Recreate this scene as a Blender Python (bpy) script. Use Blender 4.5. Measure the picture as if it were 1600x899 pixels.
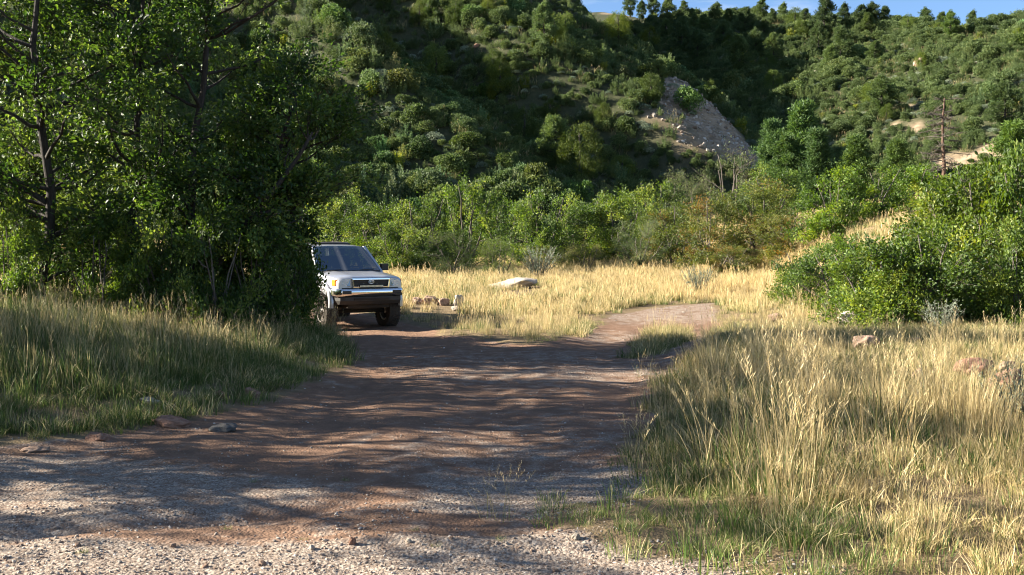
import bpy, bmesh, math
import numpy as np
from math import radians, sin, cos, pi

# ------------------------------------------------------------------ camera, world, sun, exposure
scene = bpy.context.scene
for o in list(bpy.data.objects):
    bpy.data.objects.remove(o)
CAM_Z = 1.65
cam_data = bpy.data.cameras.new('camera')
cam_data.lens = 35.0
cam_data.sensor_width = 36.0
cam_data.clip_start = 0.05
cam_data.clip_end = 3000
cam = bpy.data.objects.new('camera', cam_data)
scene.collection.objects.link(cam)
cam.location = (0, 0, CAM_Z)
cam.rotation_euler = (radians(88.0), 0, 0)
scene.camera = cam

SUN_EL = radians(24.0)
SUN_BEYOND = radians(5.0)          # the sun stands at the left, a little beyond the camera plane
TO_SUN = np.array([-cos(SUN_EL) * cos(SUN_BEYOND), cos(SUN_EL) * sin(SUN_BEYOND), sin(SUN_EL)])
world = bpy.data.worlds.new('World')
scene.world = world
world.use_nodes = True
wn, wl = world.node_tree.nodes, world.node_tree.links
wn.clear()
w_out = wn.new('ShaderNodeOutputWorld')
w_bg = wn.new('ShaderNodeBackground')
w_bg.inputs['Strength'].default_value = 0.05
w_sky = wn.new('ShaderNodeTexSky')
w_sky.sky_type = 'NISHITA'
w_sky.sun_disc = False
w_sky.sun_elevation = SUN_EL
w_sky.sun_rotation = -(pi / 2 - SUN_BEYOND)
w_sky.altitude = 2000
w_sky.air_density = 1.0
w_sky.dust_density = 0.0
w_sky.ozone_density = 3.5
# thin wisps of cloud all over the sky
w_tc = wn.new('ShaderNodeTexCoord')
w_map = wn.new('ShaderNodeMapping')
w_map.inputs['Scale'].default_value = (1.6, 1.6, 9.0)
w_noise = wn.new('ShaderNodeTexNoise')
w_noise.inputs['Scale'].default_value = 2.6
w_noise.inputs['Detail'].default_value = 7
w_noise.inputs['Roughness'].default_value = 0.62
w_ramp = wn.new('ShaderNodeValToRGB')
w_ramp.color_ramp.elements[0].position = 0.50
w_ramp.color_ramp.elements[0].color = (0, 0, 0, 1)
w_ramp.color_ramp.elements[1].position = 0.85
w_ramp.color_ramp.elements[1].color = (0.6, 0.6, 0.6, 1)
w_mix = wn.new('ShaderNodeMix')
w_mix.data_type = 'RGBA'
w_mix.inputs['B'].default_value = (6.0, 6.2, 6.6, 1)
wl.new(w_tc.outputs['Generated'], w_map.inputs['Vector'])
wl.new(w_map.outputs['Vector'], w_noise.inputs['Vector'])
wl.new(w_noise.outputs['Fac'], w_ramp.inputs['Fac'])
wl.new(w_ramp.outputs['Color'], w_mix.inputs['Factor'])
wl.new(w_sky.outputs['Color'], w_mix.inputs['A'])
wl.new(w_mix.outputs['Result'], w_bg.inputs['Color'])
wl.new(w_bg.outputs['Background'], w_out.inputs['Surface'])

sun_data = bpy.data.lights.new('sun', 'SUN')
sun_data.energy = 5.0
sun_data.angle = radians(0.45)
sun_data.color = (1.0, 0.93, 0.80)
sun = bpy.data.objects.new('sun', sun_data)
scene.collection.objects.link(sun)
from mathutils import Vector
sun.rotation_euler = Vector(-TO_SUN).to_track_quat('-Z', 'Y').to_euler()
sun.location = (-30, 0, 40)

scene.view_settings.view_transform = 'Standard'
scene.view_settings.look = 'None'
scene.view_settings.exposure = 2.2
scene.view_settings.gamma = 1.0
scene.view_settings.use_curve_mapping = False
scene.render.engine = 'CYCLES'
cy = scene.cycles
cy.max_bounces = 5
cy.diffuse_bounces = 3
cy.glossy_bounces = 3
cy.transmission_bounces = 4
cy.transparent_max_bounces = 8
cy.use_denoising = True
cy.caustics_reflective = False
cy.caustics_refractive = False
cy.use_adaptive_sampling = True
cy.adaptive_threshold = 0.012
cy.pixel_filter_type = 'BLACKMAN_HARRIS'
cy.filter_width = 1.05

COL = scene.collection

# ------------------------------------------------------------------ numeric helpers
def ss(a, b, x):
    t = np.clip((x - a) / (b - a), 0, 1)
    return t * t * (3 - 2 * t)

def _hash(ix, iy, seed):
    n = (ix.astype(np.int64) * 374761393 + iy.astype(np.int64) * 668265263 + seed * 1442695041) & 0xFFFFFFFF
    n = ((n ^ (n >> 13)) * 1274126177) & 0xFFFFFFFF
    n = ((n ^ (n >> 16)) * 2246822519) & 0xFFFFFFFF
    return ((n ^ (n >> 15)) & 0xFFFFFF) / float(0xFFFFFF)

def vnoise(x, y, seed=0):
    x = np.asarray(x, float); y = np.asarray(y, float)
    ix = np.floor(x); iy = np.floor(y)
    fx = x - ix; fy = y - iy
    fx = fx * fx * (3 - 2 * fx); fy = fy * fy * (3 - 2 * fy)
    a = _hash(ix, iy, seed); b = _hash(ix + 1, iy, seed)
    c = _hash(ix, iy + 1, seed); d = _hash(ix + 1, iy + 1, seed)
    return (a * (1 - fx) + b * fx) * (1 - fy) + (c * (1 - fx) + d * fx) * fy

def fbm(x, y, octaves=4, seed=0, gain=0.5):
    s = 0; amp = 1; tot = 0; f = 1
    for k in range(octaves):
        s = s + amp * (vnoise(np.asarray(x) * f + 17.3 * k, np.asarray(y) * f - 9.1 * k, seed + k) * 2 - 1)
        tot += amp; amp *= gain; f *= 2.03
    return s / tot

def poly_sd(x, y, poly):
    """signed distance to a closed polygon, positive inside"""
    x = np.asarray(x, float); y = np.asarray(y, float)
    P = np.asarray(poly, float)
    d = np.full(x.shape, 1e9); inside = np.zeros(x.shape, bool)
    n = len(P)
    for i in range(n):
        ax, ay = P[i]; bx, by = P[(i + 1) % n]
        ex, ey = bx - ax, by - ay
        t = np.clip(((x - ax) * ex + (y - ay) * ey) / (ex * ex + ey * ey), 0, 1)
        d = np.minimum(d, (x - ax - t * ex) ** 2 + (y - ay - t * ey) ** 2)
        cond = ((ay > y) != (by > y))
        with np.errstate(divide='ignore', invalid='ignore'):
            xc = ax + (y - ay) * ex / (ey if ey != 0 else 1e-12)
        inside ^= cond & (x < xc)
    d = np.sqrt(d)
    return np.where(inside, d, -d)

def smax(a, b, k):
    return 0.5 * (a + b + np.sqrt((a - b) ** 2 + k * k)) - 0.0

# ------------------------------------------------------------------ the lie of the land (metres, camera at the origin looking along +Y)
ROAD = [(-30, 4.5), (-9, 6.2), (-6.2, 7.9), (-4.48, 8.66), (-3.84, 9.13), (-3.18, 9.83), (-2.72, 11.37), (-2.54, 13.13), (-2.55, 15.5),
        (-3.19, 18.3), (-4.6, 20.0), (-8, 22.5), (-16, 28), (-15, 31), (-7, 27.0), (-4.0, 25.6), (-1.9, 22.5), (-1.27, 19.74), (0.0, 17.9), (0.57, 17.8),
        (1.45, 19.74), (2.0, 22.3), (2.5, 25.2), (3.5, 26.8), (4.6, 27.6), (5.7, 27.5), (5.5, 26.2), (5.0, 24.6), (4.75, 22.6), (3.8, 19.0), (3.01, 15.5),
        (2.0, 13.1), (1.45, 10.44), (1.1, 8.37), (1.05, 7.39), (0.95, 6.8), (0.35, 6.29), (0.3, 5.85), (0.71, 5.47),
        (1.3, 5.04), (3.5, 3.0), (8, -6), (-30, -6)]
ISLAND = [(1.80, 15.9), (2.25, 18.6), (2.9, 21.6), (3.6, 23.4), (4.0, 22.2), (3.5, 18.6), (2.5, 16.2)]
BANK = [(-60, 5.0), (-9, 6.5), (-6.4, 8.2), (-4.7, 9.0), (-3.3, 10.2), (-2.9, 11.6), (-2.75, 13.2), (-2.75, 15.4), (-3.15, 18.3), (-4.6, 19.9),
        (-9, 21.8), (-17, 27), (-60, 40)]

def crest_x(y):
    return 20.8 - 0.15 * (y - 85)

def hill_left(x, y):
    warp = 7 * fbm(x / 40, y / 40, 3, 41)
    q = (0.68 * x + 0.73 * y + warp) / 23.0
    ridges = 2.7 * np.sin(2 * pi * q) + 1.0 * np.sin(2 * pi * q * 2.3 + 1.1)
    z = 10.4 + 0.52 * (y - 85) - 0.20 * (x - 20.8)
    z = z + 0.06 * np.where(x < -20, 3 - x, np.log1p(np.exp(np.clip((3 - x) / 3.0, -30, 30))) * 3.0)
    fade = ss(60, 80, y) * ss(0, 12, crest_x(y) - x)
    z = z + ridges * fade + 1.3 * fbm(x / 9, y / 9, 3, 43) * ss(58, 75, y)
    z = z - 0.24 * np.maximum(y - 106, 0) * ss(3, 13, x)
    over = x - crest_x(y)
    z = z - 0.95 * np.where(over > 6, over, np.log1p(np.exp(np.clip(over / 1.2, -30, 30))) * 1.2)
    top = 62 + 0.05 * (y - 150)
    return 0.5 * (z + top - np.sqrt((z - top) ** 2 + 60))

def hill_right(x, y):
    z = -28.3 + 0.30 * x + 0.32 * y + 2.2 * fbm(x / 28, y / 28, 3, 51) + 0.8 * fbm(x / 7, y / 7, 2, 57)
    cx = 43.8 + 23.5 * (214 - y) / 92.0
    d = (x - cx) * 0.97
    z = z - 0.75 * np.where(d > 20, d, np.log1p(np.exp(np.clip(d / 4.0, -30, 30))) * 4.0)
    return z

def H(x, y, fine=True):
    x = np.asarray(x, float); y = np.asarray(y, float)
    z = 0.035 * np.maximum(y - 22, 0) * (1 - 0.5 * ss(60, 200, y)) + 0.10 * fbm(x / 6, y / 6, 3, 5) * ss(8, 20, y)
    b = poly_sd(x, y, BANK)
    z = z + 0.55 * ss(-0.2, 4.5, b) + 0.10 * ss(-0.1, 0.5, b)
    z = z + 2.1 * ss(8.8, 13.0, x) * ss(20.5, 31, y) + 0.12 * ss(3, 9, x) * ss(7, 18, y) + 2.5 * ss(15, 36, x) * ss(22, 52, y)
    z = z + 0.35 * ss(1.2, 2.2, x - 0.12 * y + 0.9) * ss(4, 7, y) * (1 - ss(14, 24, y)) * 0.5
    hill = smax(hill_left(x, y), hill_right(x, y), 1.2)
    z = smax(z, hill, 1.0) - 0.25 * np.exp(-((z - hill) / 3.0) ** 2)
    if fine:
        r = ss(-0.3, 0.5, poly_sd(x, y, ROAD))
        near = 1 - ss(18, 30, y)
        rut = 0.014 * np.sin((x + 0.10 * y + 0.6 * np.sin(y * 0.21)) * 3.6) * r
        z = z + near * (rut + 0.014 * fbm(x * 1.3, y * 1.3, 3, 7) + 0.018 * fbm(x * 5, y * 5, 4, 9, .6))
        z = z - 0.05 * r * near
        # a low berm where the graded gravel begins and a small washed step on the left
        z = z + 0.045 * np.exp(-((y - 5.75 - 0.15 * fbm(x * 0.8, y * 0, 2, 3)) / 0.13) ** 2) * ss(-1.6, -0.6, x) * (1 - ss(0.6, 1.2, x))
        z = z - 0.05 * np.exp(-((y - 6.3 - 0.35 * (x + 2)) / 0.16) ** 2) * ss(-3.6, -2.8, x) * (1 - ss(-1.4, -0.8, x))
    return z

def h1(x, y):
    return float(H(np.array([x]), np.array([y]))[0])

FPX = 1555.56
PIT = radians(2.0)
def sight(u, v):
    a = (u - 800) / FPX; b = -(v - 449.5) / FPX
    d = np.array([a, cos(PIT) + b * sin(PIT), -sin(PIT) + b * cos(PIT)])
    return d / d[1]

def on_land(u, v, y0=4.0, y1=260.0, n=3000):
    """where the line of sight through a point of the picture meets the land"""
    d = sight(u, v)
    ys = y0 * (y1 / y0) ** np.linspace(0, 1, n)
    zs = H(d[0] * ys, ys)
    hit = np.nonzero(zs >= CAM_Z + d[2] * ys)[0]
    if len(hit) == 0:
        return None
    y = ys[hit[0]]
    return np.array([d[0] * y, y, zs[hit[0]]])

# ------------------------------------------------------------------ mesh helpers
class MB:
    """collects points and faces, links them as one mesh object"""
    def __init__(self):
        self.V = []; self.Q = []; self.T = []; self.n = 0; self.A = []
    def add(self, V, Q=None, T=None, a=None):
        V = np.asarray(V, float).reshape(-1, 3)
        if Q is not None and len(Q): self.Q.append(np.asarray(Q, np.int64) + self.n)
        if T is not None and len(T): self.T.append(np.asarray(T, np.int64) + self.n)
        self.V.append(V); self.n += len(V)
        if a is None: a = np.zeros((len(V), 2))
        self.A.append(np.asarray(a, float).reshape(-1, 2))
    def box(self, lo, hi, taper=None):
        x0, y0, z0 = lo; x1, y1, z1 = hi
        V = [(x0,y0,z0),(x1,y0,z0),(x1,y1,z0),(x0,y1,z0),(x0,y0,z1),(x1,y0,z1),(x1,y1,z1),(x0,y1,z1)]
        self.add(V, Q=[(0,3,2,1),(4,5,6,7),(0,1,5,4),(1,2,6,5),(2,3,7,6),(3,0,4,7)])
    def tube(self, P, R, sides=6, cap=True):
        P = np.asarray(P, float); R = np.broadcast_to(np.asarray(R, float), (len(P),))
        T = np.gradient(P, axis=0)
        T /= np.linalg.norm(T, axis=1)[:, None] + 1e-9
        ref = np.array([0.31, 0.17, 0.93]) if abs(T[:, 2].mean()) < 0.8 else np.array([1.0, 0.13, 0.05])
        B = np.cross(T, ref); B /= np.linalg.norm(B, axis=1)[:, None] + 1e-9
        N = np.cross(B, T)
        ang = np.linspace(0, 2 * pi, sides, endpoint=False)
        V = P[:, None, :] + R[:, None, None] * (np.cos(ang)[None, :, None] * B[:, None, :] + np.sin(ang)[None, :, None] * N[:, None, :])
        n = len(P)
        i = np.arange(n - 1)[:, None] * sides; j = np.arange(sides)[None, :]
        k = (j + 1) % sides
        Q = np.stack([i + j, i + k, i + sides + k, i + sides + j], -1).reshape(-1, 4)
        V = V.reshape(-1, 3)
        Tt = []
        if cap:
            V = np.vstack([V, P[0], P[-1]])
            for a in range(sides):
                b = (a + 1) % sides
                Tt.append((n * sides, b, a)); Tt.append((n * sides + 1, (n - 1) * sides + a, (n - 1) * sides + b))
        self.add(V, Q=Q, T=Tt)
    def grid(self, G, close_u=False, close_v=False):
        """G: (nu, nv, 3)"""
        G = np.asarray(G, float); nu, nv = G.shape[:2]
        iu = np.arange(nu if close_u else nu - 1); iv = np.arange(nv if close_v else nv - 1)
        a = iu[:, None] * nv + iv[None, :]
        b = ((iu + 1) % nu)[:, None] * nv + iv[None, :]
        c = ((iu + 1) % nu)[:, None] * nv + ((iv + 1) % nv)[None, :]
        d = iu[:, None] * nv + ((iv + 1) % nv)[None, :]
        self.add(G.reshape(-1, 3), Q=np.stack([a, b, c, d], -1).reshape(-1, 4))
    def mesh(self, name, mat=None, smooth=False, attr=False):
        V = np.vstack(self.V) if self.V else np.zeros((0, 3))
        Q = np.vstack(self.Q) if self.Q else np.zeros((0, 4), np.int64)
        T = np.vstack(self.T) if self.T else np.zeros((0, 3), np.int64)
        me = bpy.data.meshes.new(name)
        me.vertices.add(len(V)); me.vertices.foreach_set('co', V.astype(np.float32).ravel())
        nl = Q.size + T.size
        me.loops.add(nl); me.loops.foreach_set('vertex_index', np.concatenate([Q.ravel(), T.ravel()]).astype(np.int32))
        npoly = len(Q) + len(T)
        me.polygons.add(npoly)
        st = np.concatenate([np.arange(len(Q)) * 4, len(Q) * 4 + np.arange(len(T)) * 3]).astype(np.int32)
        me.polygons.foreach_set('loop_start', st)
        me.polygons.foreach_set('use_smooth', np.full(npoly, bool(smooth)))
        if attr:
            A = np.vstack(self.A)
            for k, nm in enumerate(('tint', 'along')):
                at = me.attributes.new(nm, 'FLOAT', 'POINT'); at.data.foreach_set('value', A[:, k].astype(np.float32))
        me.update(calc_edges=True)
        if mat is not None: me.materials.append(mat)
        return me
    def build(self, name, mat=None, parent=None, smooth=False, attr=False):
        return link(name, self.mesh(name, mat, smooth, attr), parent)

def link(name, me, parent=None):
    o = bpy.data.objects.new(name, me)
    COL.objects.link(o)
    if parent is not None: o.parent = parent
    return o

def tag(o, label=None, cat=None, group=None, kind=None):
    if label: o['label'] = label
    if cat: o['category'] = cat
    if group: o['group'] = group
    if kind: o['kind'] = kind
    return o

def empty(name, loc, rz=0.0, scale=1.0):
    o = bpy.data.objects.new(name, None)
    COL.objects.link(o)
    o.empty_display_size = 0.2
    o.location = loc; o.rotation_euler = (0, 0, rz)
    o.scale = (scale,) * 3 if np.isscalar(scale) else scale
    return o

# ------------------------------------------------------------------ materials
def new_mat(name):
    m = bpy.data.materials.new(name)
    m.use_nodes = True
    nt = m.node_tree
    nt.nodes.clear()
    out = nt.nodes.new('ShaderNodeOutputMaterial')
    return m, nt.nodes, nt.links, out

def noise(N, L, scale, detail=4, rough=0.55, vec=None, dist=0.0):
    t = N.new('ShaderNodeTexNoise')
    t.inputs['Scale'].default_value = scale
    t.inputs['Detail'].default_value = detail
    t.inputs['Roughness'].default_value = rough
    t.inputs['Distortion'].default_value = dist
    if vec is not None: L.new(vec, t.inputs['Vector'])
    return t.outputs['Fac']

def ramp(N, L, fac, stops):
    r = N.new('ShaderNodeValToRGB')
    el = r.color_ramp.elements
    el[0].position, el[0].color = stops[0][0], (*stops[0][1], 1)
    el[1].position, el[1].color = stops[-1][0], (*stops[-1][1], 1)
    for p, c in stops[1:-1]:
        e = el.new(p); e.color = (*c, 1)
    L.new(fac, r.inputs['Fac'])
    return r.outputs['Color']

def mix(N, L, fac, a, b, blend='MIX'):
    m = N.new('ShaderNodeMix'); m.data_type = 'RGBA'; m.blend_type = blend
    for s, v in (('Factor', fac), ('A', a), ('B', b)):
        sock = [q for q in m.inputs if q.name == s and q.enabled][0]
        if hasattr(v, 'links'): L.new(v, sock)
        elif isinstance(v, (tuple, list)): sock.default_value = (*v, 1) if len(v) == 3 else v
        else: sock.default_value = v
    return [q for q in m.outputs if q.enabled][0]

def math_node(N, L, op, a, b=None):
    m = N.new('ShaderNodeMath'); m.operation = op
    for i, v in enumerate((a, b)):
        if v is None: continue
        if hasattr(v, 'links'): L.new(v, m.inputs[i])
        else: m.inputs[i].default_value = v
    return m.outputs[0]

def attribute(N, name, kind='GEOMETRY'):
    a = N.new('ShaderNodeAttribute'); a.attribute_name = name; a.attribute_type = kind
    return a

def principled(N, L, out, color=None, rough=0.6, metal=0.0, spec=0.5, normal=None):
    p = N.new('ShaderNodeBsdfPrincipled')
    p.inputs['Roughness'].default_value = rough if not hasattr(rough, 'links') else 0.5
    if hasattr(rough, 'links'): L.new(rough, p.inputs['Roughness'])
    p.inputs['Metallic'].default_value = metal
    p.inputs['Specular IOR Level'].default_value = spec
    if color is not None:
        if hasattr(color, 'links'): L.new(color, p.inputs['Base Color'])
        else: p.inputs['Base Color'].default_value = (*color, 1)
    if normal is not None: L.new(normal, p.inputs['Normal'])
    if out is not None: L.new(p.outputs['BSDF'], out.inputs['Surface'])
    return p

def bump(N, L, height, strength=0.5, dist=0.02):
    b = N.new('ShaderNodeBump'); b.inputs['Strength'].default_value = strength; b.inputs['Distance'].default_value = dist
    L.new(height, b.inputs['Height'])
    return b.outputs['Normal']

def leaf_mat(name, stops, trans=0.38, rough=0.42, spec=0.45, gain=1.5):
    """leaf colour: a ramp over the leaf's own tint, tinted by the plant's own colour; light passes through the blade"""
    m, N, L, out = new_mat(name)
    t = attribute(N, 'tint').outputs['Fac']
    c = ramp(N, L, t, stops)
    oi = N.new('ShaderNodeObjectInfo')
    c = mix(N, L, 1.0, c, oi.outputs['Color'], 'MULTIPLY')
    vr = ramp(N, L, oi.outputs['Random'], [(0.0, (0.62, 0.66, 0.60)), (0.5, (0.95, 0.95, 0.85)), (1.0, (1.25, 1.18, 1.05))])
    c = mix(N, L, 1.0, c, vr, 'MULTIPLY')
    p = principled(N, L, None, c, rough, 0, spec)
    tr = N.new('ShaderNodeBsdfTranslucent')
    hv = N.new('ShaderNodeHueSaturation'); hv.inputs['Value'].default_value = gain; hv.inputs['Saturation'].default_value = 1.15
    hv.inputs['Hue'].default_value = 0.485
    L.new(c, hv.inputs['Color']); L.new(hv.outputs['Color'], tr.inputs['Color'])
    ms = N.new('ShaderNodeMixShader'); ms.inputs['Fac'].default_value = trans
    L.new(p.outputs['BSDF'], ms.inputs[1]); L.new(tr.outputs['BSDF'], ms.inputs[2])
    L.new(ms.outputs['Shader'], out.inputs['Surface'])
    return m

def bark_mat(name, a, b):
    m, N, L, out = new_mat(name)
    tc = N.new('ShaderNodeTexCoord')
    mp = N.new('ShaderNodeMapping'); mp.inputs['Scale'].default_value = (1, 1, 0.22)
    L.new(tc.outputs['Object'], mp.inputs['Vector'])
    n = noise(N, L, 26, 6, 0.65, mp.outputs['Vector'])
    c = ramp(N, L, n, [(0.3, a), (0.7, b)])
    principled(N, L, out, c, 0.9, 0, 0.15, bump(N, L, n, 0.9, 0.03))
    return m

def land_mat():
    m, N, L, out = new_mat('land')
    geo = N.new('ShaderNodeNewGeometry')
    pos = geo.outputs['Position']
    n_big = noise(N, L, 0.55, 5, 0.6, pos)
    n_mid = noise(N, L, 4.0, 5, 0.65, pos)
    n_fine = noise(N, L, 38, 4, 0.7, pos)
    vor = N.new('ShaderNodeTexVoronoi'); vor.inputs['Scale'].default_value = 46
    L.new(pos, vor.inputs['Vector'])
    vor2 = N.new('ShaderNodeTexVoronoi'); vor2.inputs['Scale'].default_value = 95
    L.new(pos, vor2.inputs['Vector'])
    dirt = ramp(N, L, n_mid, [(0.25, (0.125, 0.078, 0.052)), (0.55, (0.20, 0.118, 0.075)), (0.8, (0.285, 0.19, 0.13))])
    dirt = mix(N, L, 0.45, dirt, ramp(N, L, n_fine, [(0.3, (0.32, 0.32, 0.32)), (0.75, (0.92, 0.92, 0.92))]), 'OVERLAY')
    # gravel: every cell a chip with its own colour
    chip = N.new('ShaderNodeSeparateColor'); L.new(vor.outputs['Color'], chip.inputs['Color'])
    chips = ramp(N, L, chip.outputs[0], [(0.0, (0.12, 0.085, 0.06)), (0.4, (0.20, 0.162, 0.13)), (0.75, (0.285, 0.24, 0.195)), (1.0, (0.45, 0.395, 0.33))])
    chip2 = N.new('ShaderNodeSeparateColor'); L.new(vor2.outputs['Color'], chip2.inputs['Color'])
    chips2 = ramp(N, L, chip2.outputs[1], [(0.0, (0.14, 0.09, 0.065)), (0.5, (0.26, 0.19, 0.14)), (1.0, (0.44, 0.36, 0.28))])
    chips = mix(N, L, 0.5, chips, chips2)
    gr = attribute(N, 'gravel').outputs['Fac']
    g2 = math_node(N, L, 'ADD', gr, math_node(N, L, 'MULTIPLY', math_node(N, L, 'SUBTRACT', n_mid, 0.5), 1.3))
    gm = ramp(N, L, g2, [(0.28, (0, 0, 0)), (0.62, (1, 1, 1))])
    road_c = mix(N, L, gm, dirt, chips)
    soil = ramp(N, L, n_mid, [(0.2, (0.10, 0.070, 0.040)), (0.6, (0.20, 0.145, 0.080)), (0.85, (0.27, 0.20, 0.115))])
    soil = mix(N, L, 0.35, soil, ramp(N, L, n_fine, [(0.3, (0.3, 0.3, 0.3)), (0.75, (0.9, 0.9, 0.9))]), 'OVERLAY')
    rd = attribute(N, 'road').outputs['Fac']
    r2 = math_node(N, L, 'ADD', rd, math_node(N, L, 'MULTIPLY', math_node(N, L, 'SUBTRACT', n_mid, 0.5), 0.7))
    rm = ramp(N, L, r2, [(0.35, (0, 0, 0)), (0.6, (1, 1, 1))])
    c = mix(N, L, rm, soil, road_c)
    hill = ramp(N, L, n_mid, [(0.25, (0.028, 0.036, 0.016)), (0.6, (0.058, 0.060, 0.030)), (0.85, (0.13, 0.10, 0.06))])
    c = mix(N, L, attribute(N, 'hill').outputs['Fac'], c, hill)
    n_scr = noise(N, L, 1.4, 8, 0.72, pos)
    scree = ramp(N, L, n_scr, [(0.3, (0.14, 0.10, 0.065)), (0.5, (0.30, 0.215, 0.14)), (0.72, (0.45, 0.345, 0.24))])
    c = mix(N, L, attribute(N, 'bare').outputs['Fac'], c, scree)
    hgt = math_node(N, L, 'ADD', math_node(N, L, 'MULTIPLY', vor.outputs['Distance'], -0.8), math_node(N, L, 'MULTIPLY', n_fine, 1.2))
    hgt = math_node(N, L, 'ADD', hgt, math_node(N, L, 'MULTIPLY', n_mid, 2.0))
    principled(N, L, out, c, 0.92, 0, 0.12, bump(N, L, hgt, 0.55, 0.02))
    return m

def rock_mat(name, a, b, c, lichen=0.0):
    m, N, L, out = new_mat(name)
    tc = N.new('ShaderNodeTexCoord')
    oi = N.new('ShaderNodeObjectInfo')
    add = N.new('ShaderNodeVectorMath'); add.operation = 'ADD'
    L.new(tc.outputs['Object'], add.inputs[0]); L.new(oi.outputs['Location'], add.inputs[1])
    v = add.outputs[0]
    n = noise(N, L, 3.0, 8, 0.62, v)
    nf = noise(N, L, 30, 5, 0.7, v)
    col = ramp(N, L, n, [(0.28, a), (0.5, b), (0.72, c)])
    col = mix(N, L, 0.4, col, ramp(N, L, nf, [(0.3, (0.3, 0.3, 0.3)), (0.7, (0.85, 0.85, 0.85))]), 'OVERLAY')
    if lichen:
        ln = noise(N, L, 7, 6, 0.7, v)
        col = mix(N, L, ramp(N, L, ln, [(0.56, (0, 0, 0)), (0.68, (lichen, lichen, lichen))]), col, (0.40, 0.42, 0.33))
    hh = math_node(N, L, 'ADD', math_node(N, L, 'MULTIPLY', n, 2.5), nf)
    principled(N, L, out, col, 0.9, 0, 0.2, bump(N, L, hh, 0.7, 0.03))
    return m

def grass_mat():
    m, N, L, out = new_mat('grass_blade')
    dry = attribute(N, 'dry', 'INSTANCER').outputs['Fac']
    lum = attribute(N, 'lum', 'INSTANCER').outputs['Fac']
    t = attribute(N, 'tint').outputs['Fac']
    al = attribute(N, 'along').outputs['Fac']
    green = ramp(N, L, t, [(0.0, (0.040, 0.085, 0.018)), (0.6, (0.105, 0.145, 0.030)), (1.0, (0.20, 0.205, 0.058))])
    straw = ramp(N, L, t, [(0.0, (0.21, 0.145, 0.056)), (0.45, (0.40, 0.305, 0.130)), (1.0, (0.64, 0.51, 0.285))])
    # a blade is greener at its foot, and some blades are drier than others
    f = math_node(N, L, 'ADD', dry, math_node(N, L, 'MULTIPLY', math_node(N, L, 'SUBTRACT', al, 0.45), 0.65))
    f = math_node(N, L, 'ADD', f, math_node(N, L, 'MULTIPLY', math_node(N, L, 'SUBTRACT', t, 0.5), 0.9))
    f = ramp(N, L, f, [(0.3, (0, 0, 0)), (0.7, (1, 1, 1))])
    c = mix(N, L, f, green, straw)
    lc = N.new('ShaderNodeCombineColor')
    for i in range(3): L.new(lum, lc.inputs[i])
    c = mix(N, L, 1.0, c, lc.outputs['Color'], 'MULTIPLY')
    p = principled(N, L, None, c, 0.55, 0, 0.3)
    tr = N.new('ShaderNodeBsdfTranslucent')
    hv = N.new('ShaderNodeHueSaturation'); hv.inputs['Value'].default_value = 1.25
    L.new(c, hv.inputs['Color']); L.new(hv.outputs['Color'], tr.inputs['Color'])
    ms = N.new('ShaderNodeMixShader'); ms.inputs['Fac'].default_value = 0.35
    L.new(p.outputs['BSDF'], ms.inputs[1]); L.new(tr.outputs['BSDF'], ms.inputs[2])
    L.new(ms.outputs['Shader'], out.inputs['Surface'])
    return m

def pebble_mat():
    m, N, L, out = new_mat('pebble')
    oi = attribute(N, 'dry', 'INSTANCER').outputs['Fac']
    c = ramp(N, L, oi, [(0.0, (0.11, 0.08, 0.06)), (0.25, (0.20, 0.13, 0.09)), (0.55, (0.25, 0.212, 0.175)), (0.85, (0.35, 0.295, 0.24)), (1.0, (0.54, 0.49, 0.43))])
    tc = N.new('ShaderNodeTexCoord')
    n = noise(N, L, 8, 4, 0.6, tc.outputs['Object'])
    c = mix(N, L, 0.4, c, ramp(N, L, n, [(0.3, (0.3, 0.3, 0.3)), (0.7, (0.8, 0.8, 0.8))]), 'OVERLAY')
    principled(N, L, out, c, 0.9, 0, 0.2)
    return m

def plain(name, color, rough=0.5, metal=0.0, spec=0.5, dust=0.0, coat=0.0):
    m, N, L, out = new_mat(name)
    tc = N.new('ShaderNodeTexCoord')
    n = noise(N, L, 5.0, 6, 0.65, tc.outputs['Object'])
    c = mix(N, L, ramp(N, L, n, [(0.35, (dust * 0.35,) * 3), (0.75, (dust,) * 3)]), color, (0.30, 0.22, 0.15))
    rr = math_node(N, L, 'ADD', rough, math_node(N, L, 'MULTIPLY', n, 0.10 + 0.3 * dust))
    p = principled(N, L, out, c, rr, metal, spec)
    p.inputs['Coat Weight'].default_value = coat
    p.inputs['Coat Roughness'].default_value = 0.06
    return m

def glass_mat(name, tint, clear):
    m, N, L, out = new_mat(name)
    tr = N.new('ShaderNodeBsdfTransparent'); tr.inputs['Color'].default_value = (*tint, 1)
    gl = N.new('ShaderNodeBsdfGlossy'); gl.inputs['Roughness'].default_value = 0.02
    fr = N.new('ShaderNodeFresnel'); fr.inputs['IOR'].default_value = 1.5
    f = math_node(N, L, 'ADD', math_node(N, L, 'MULTIPLY', fr.outputs['Fac'], 0.32), clear)
    ms = N.new('ShaderNodeMixShader'); L.new(f, ms.inputs['Fac'])
    L.new(tr.outputs['BSDF'], ms.inputs[1]); L.new(gl.outputs['BSDF'], ms.inputs[2])
    L.new(ms.outputs['Shader'], out.inputs['Surface'])
    return m

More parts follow.
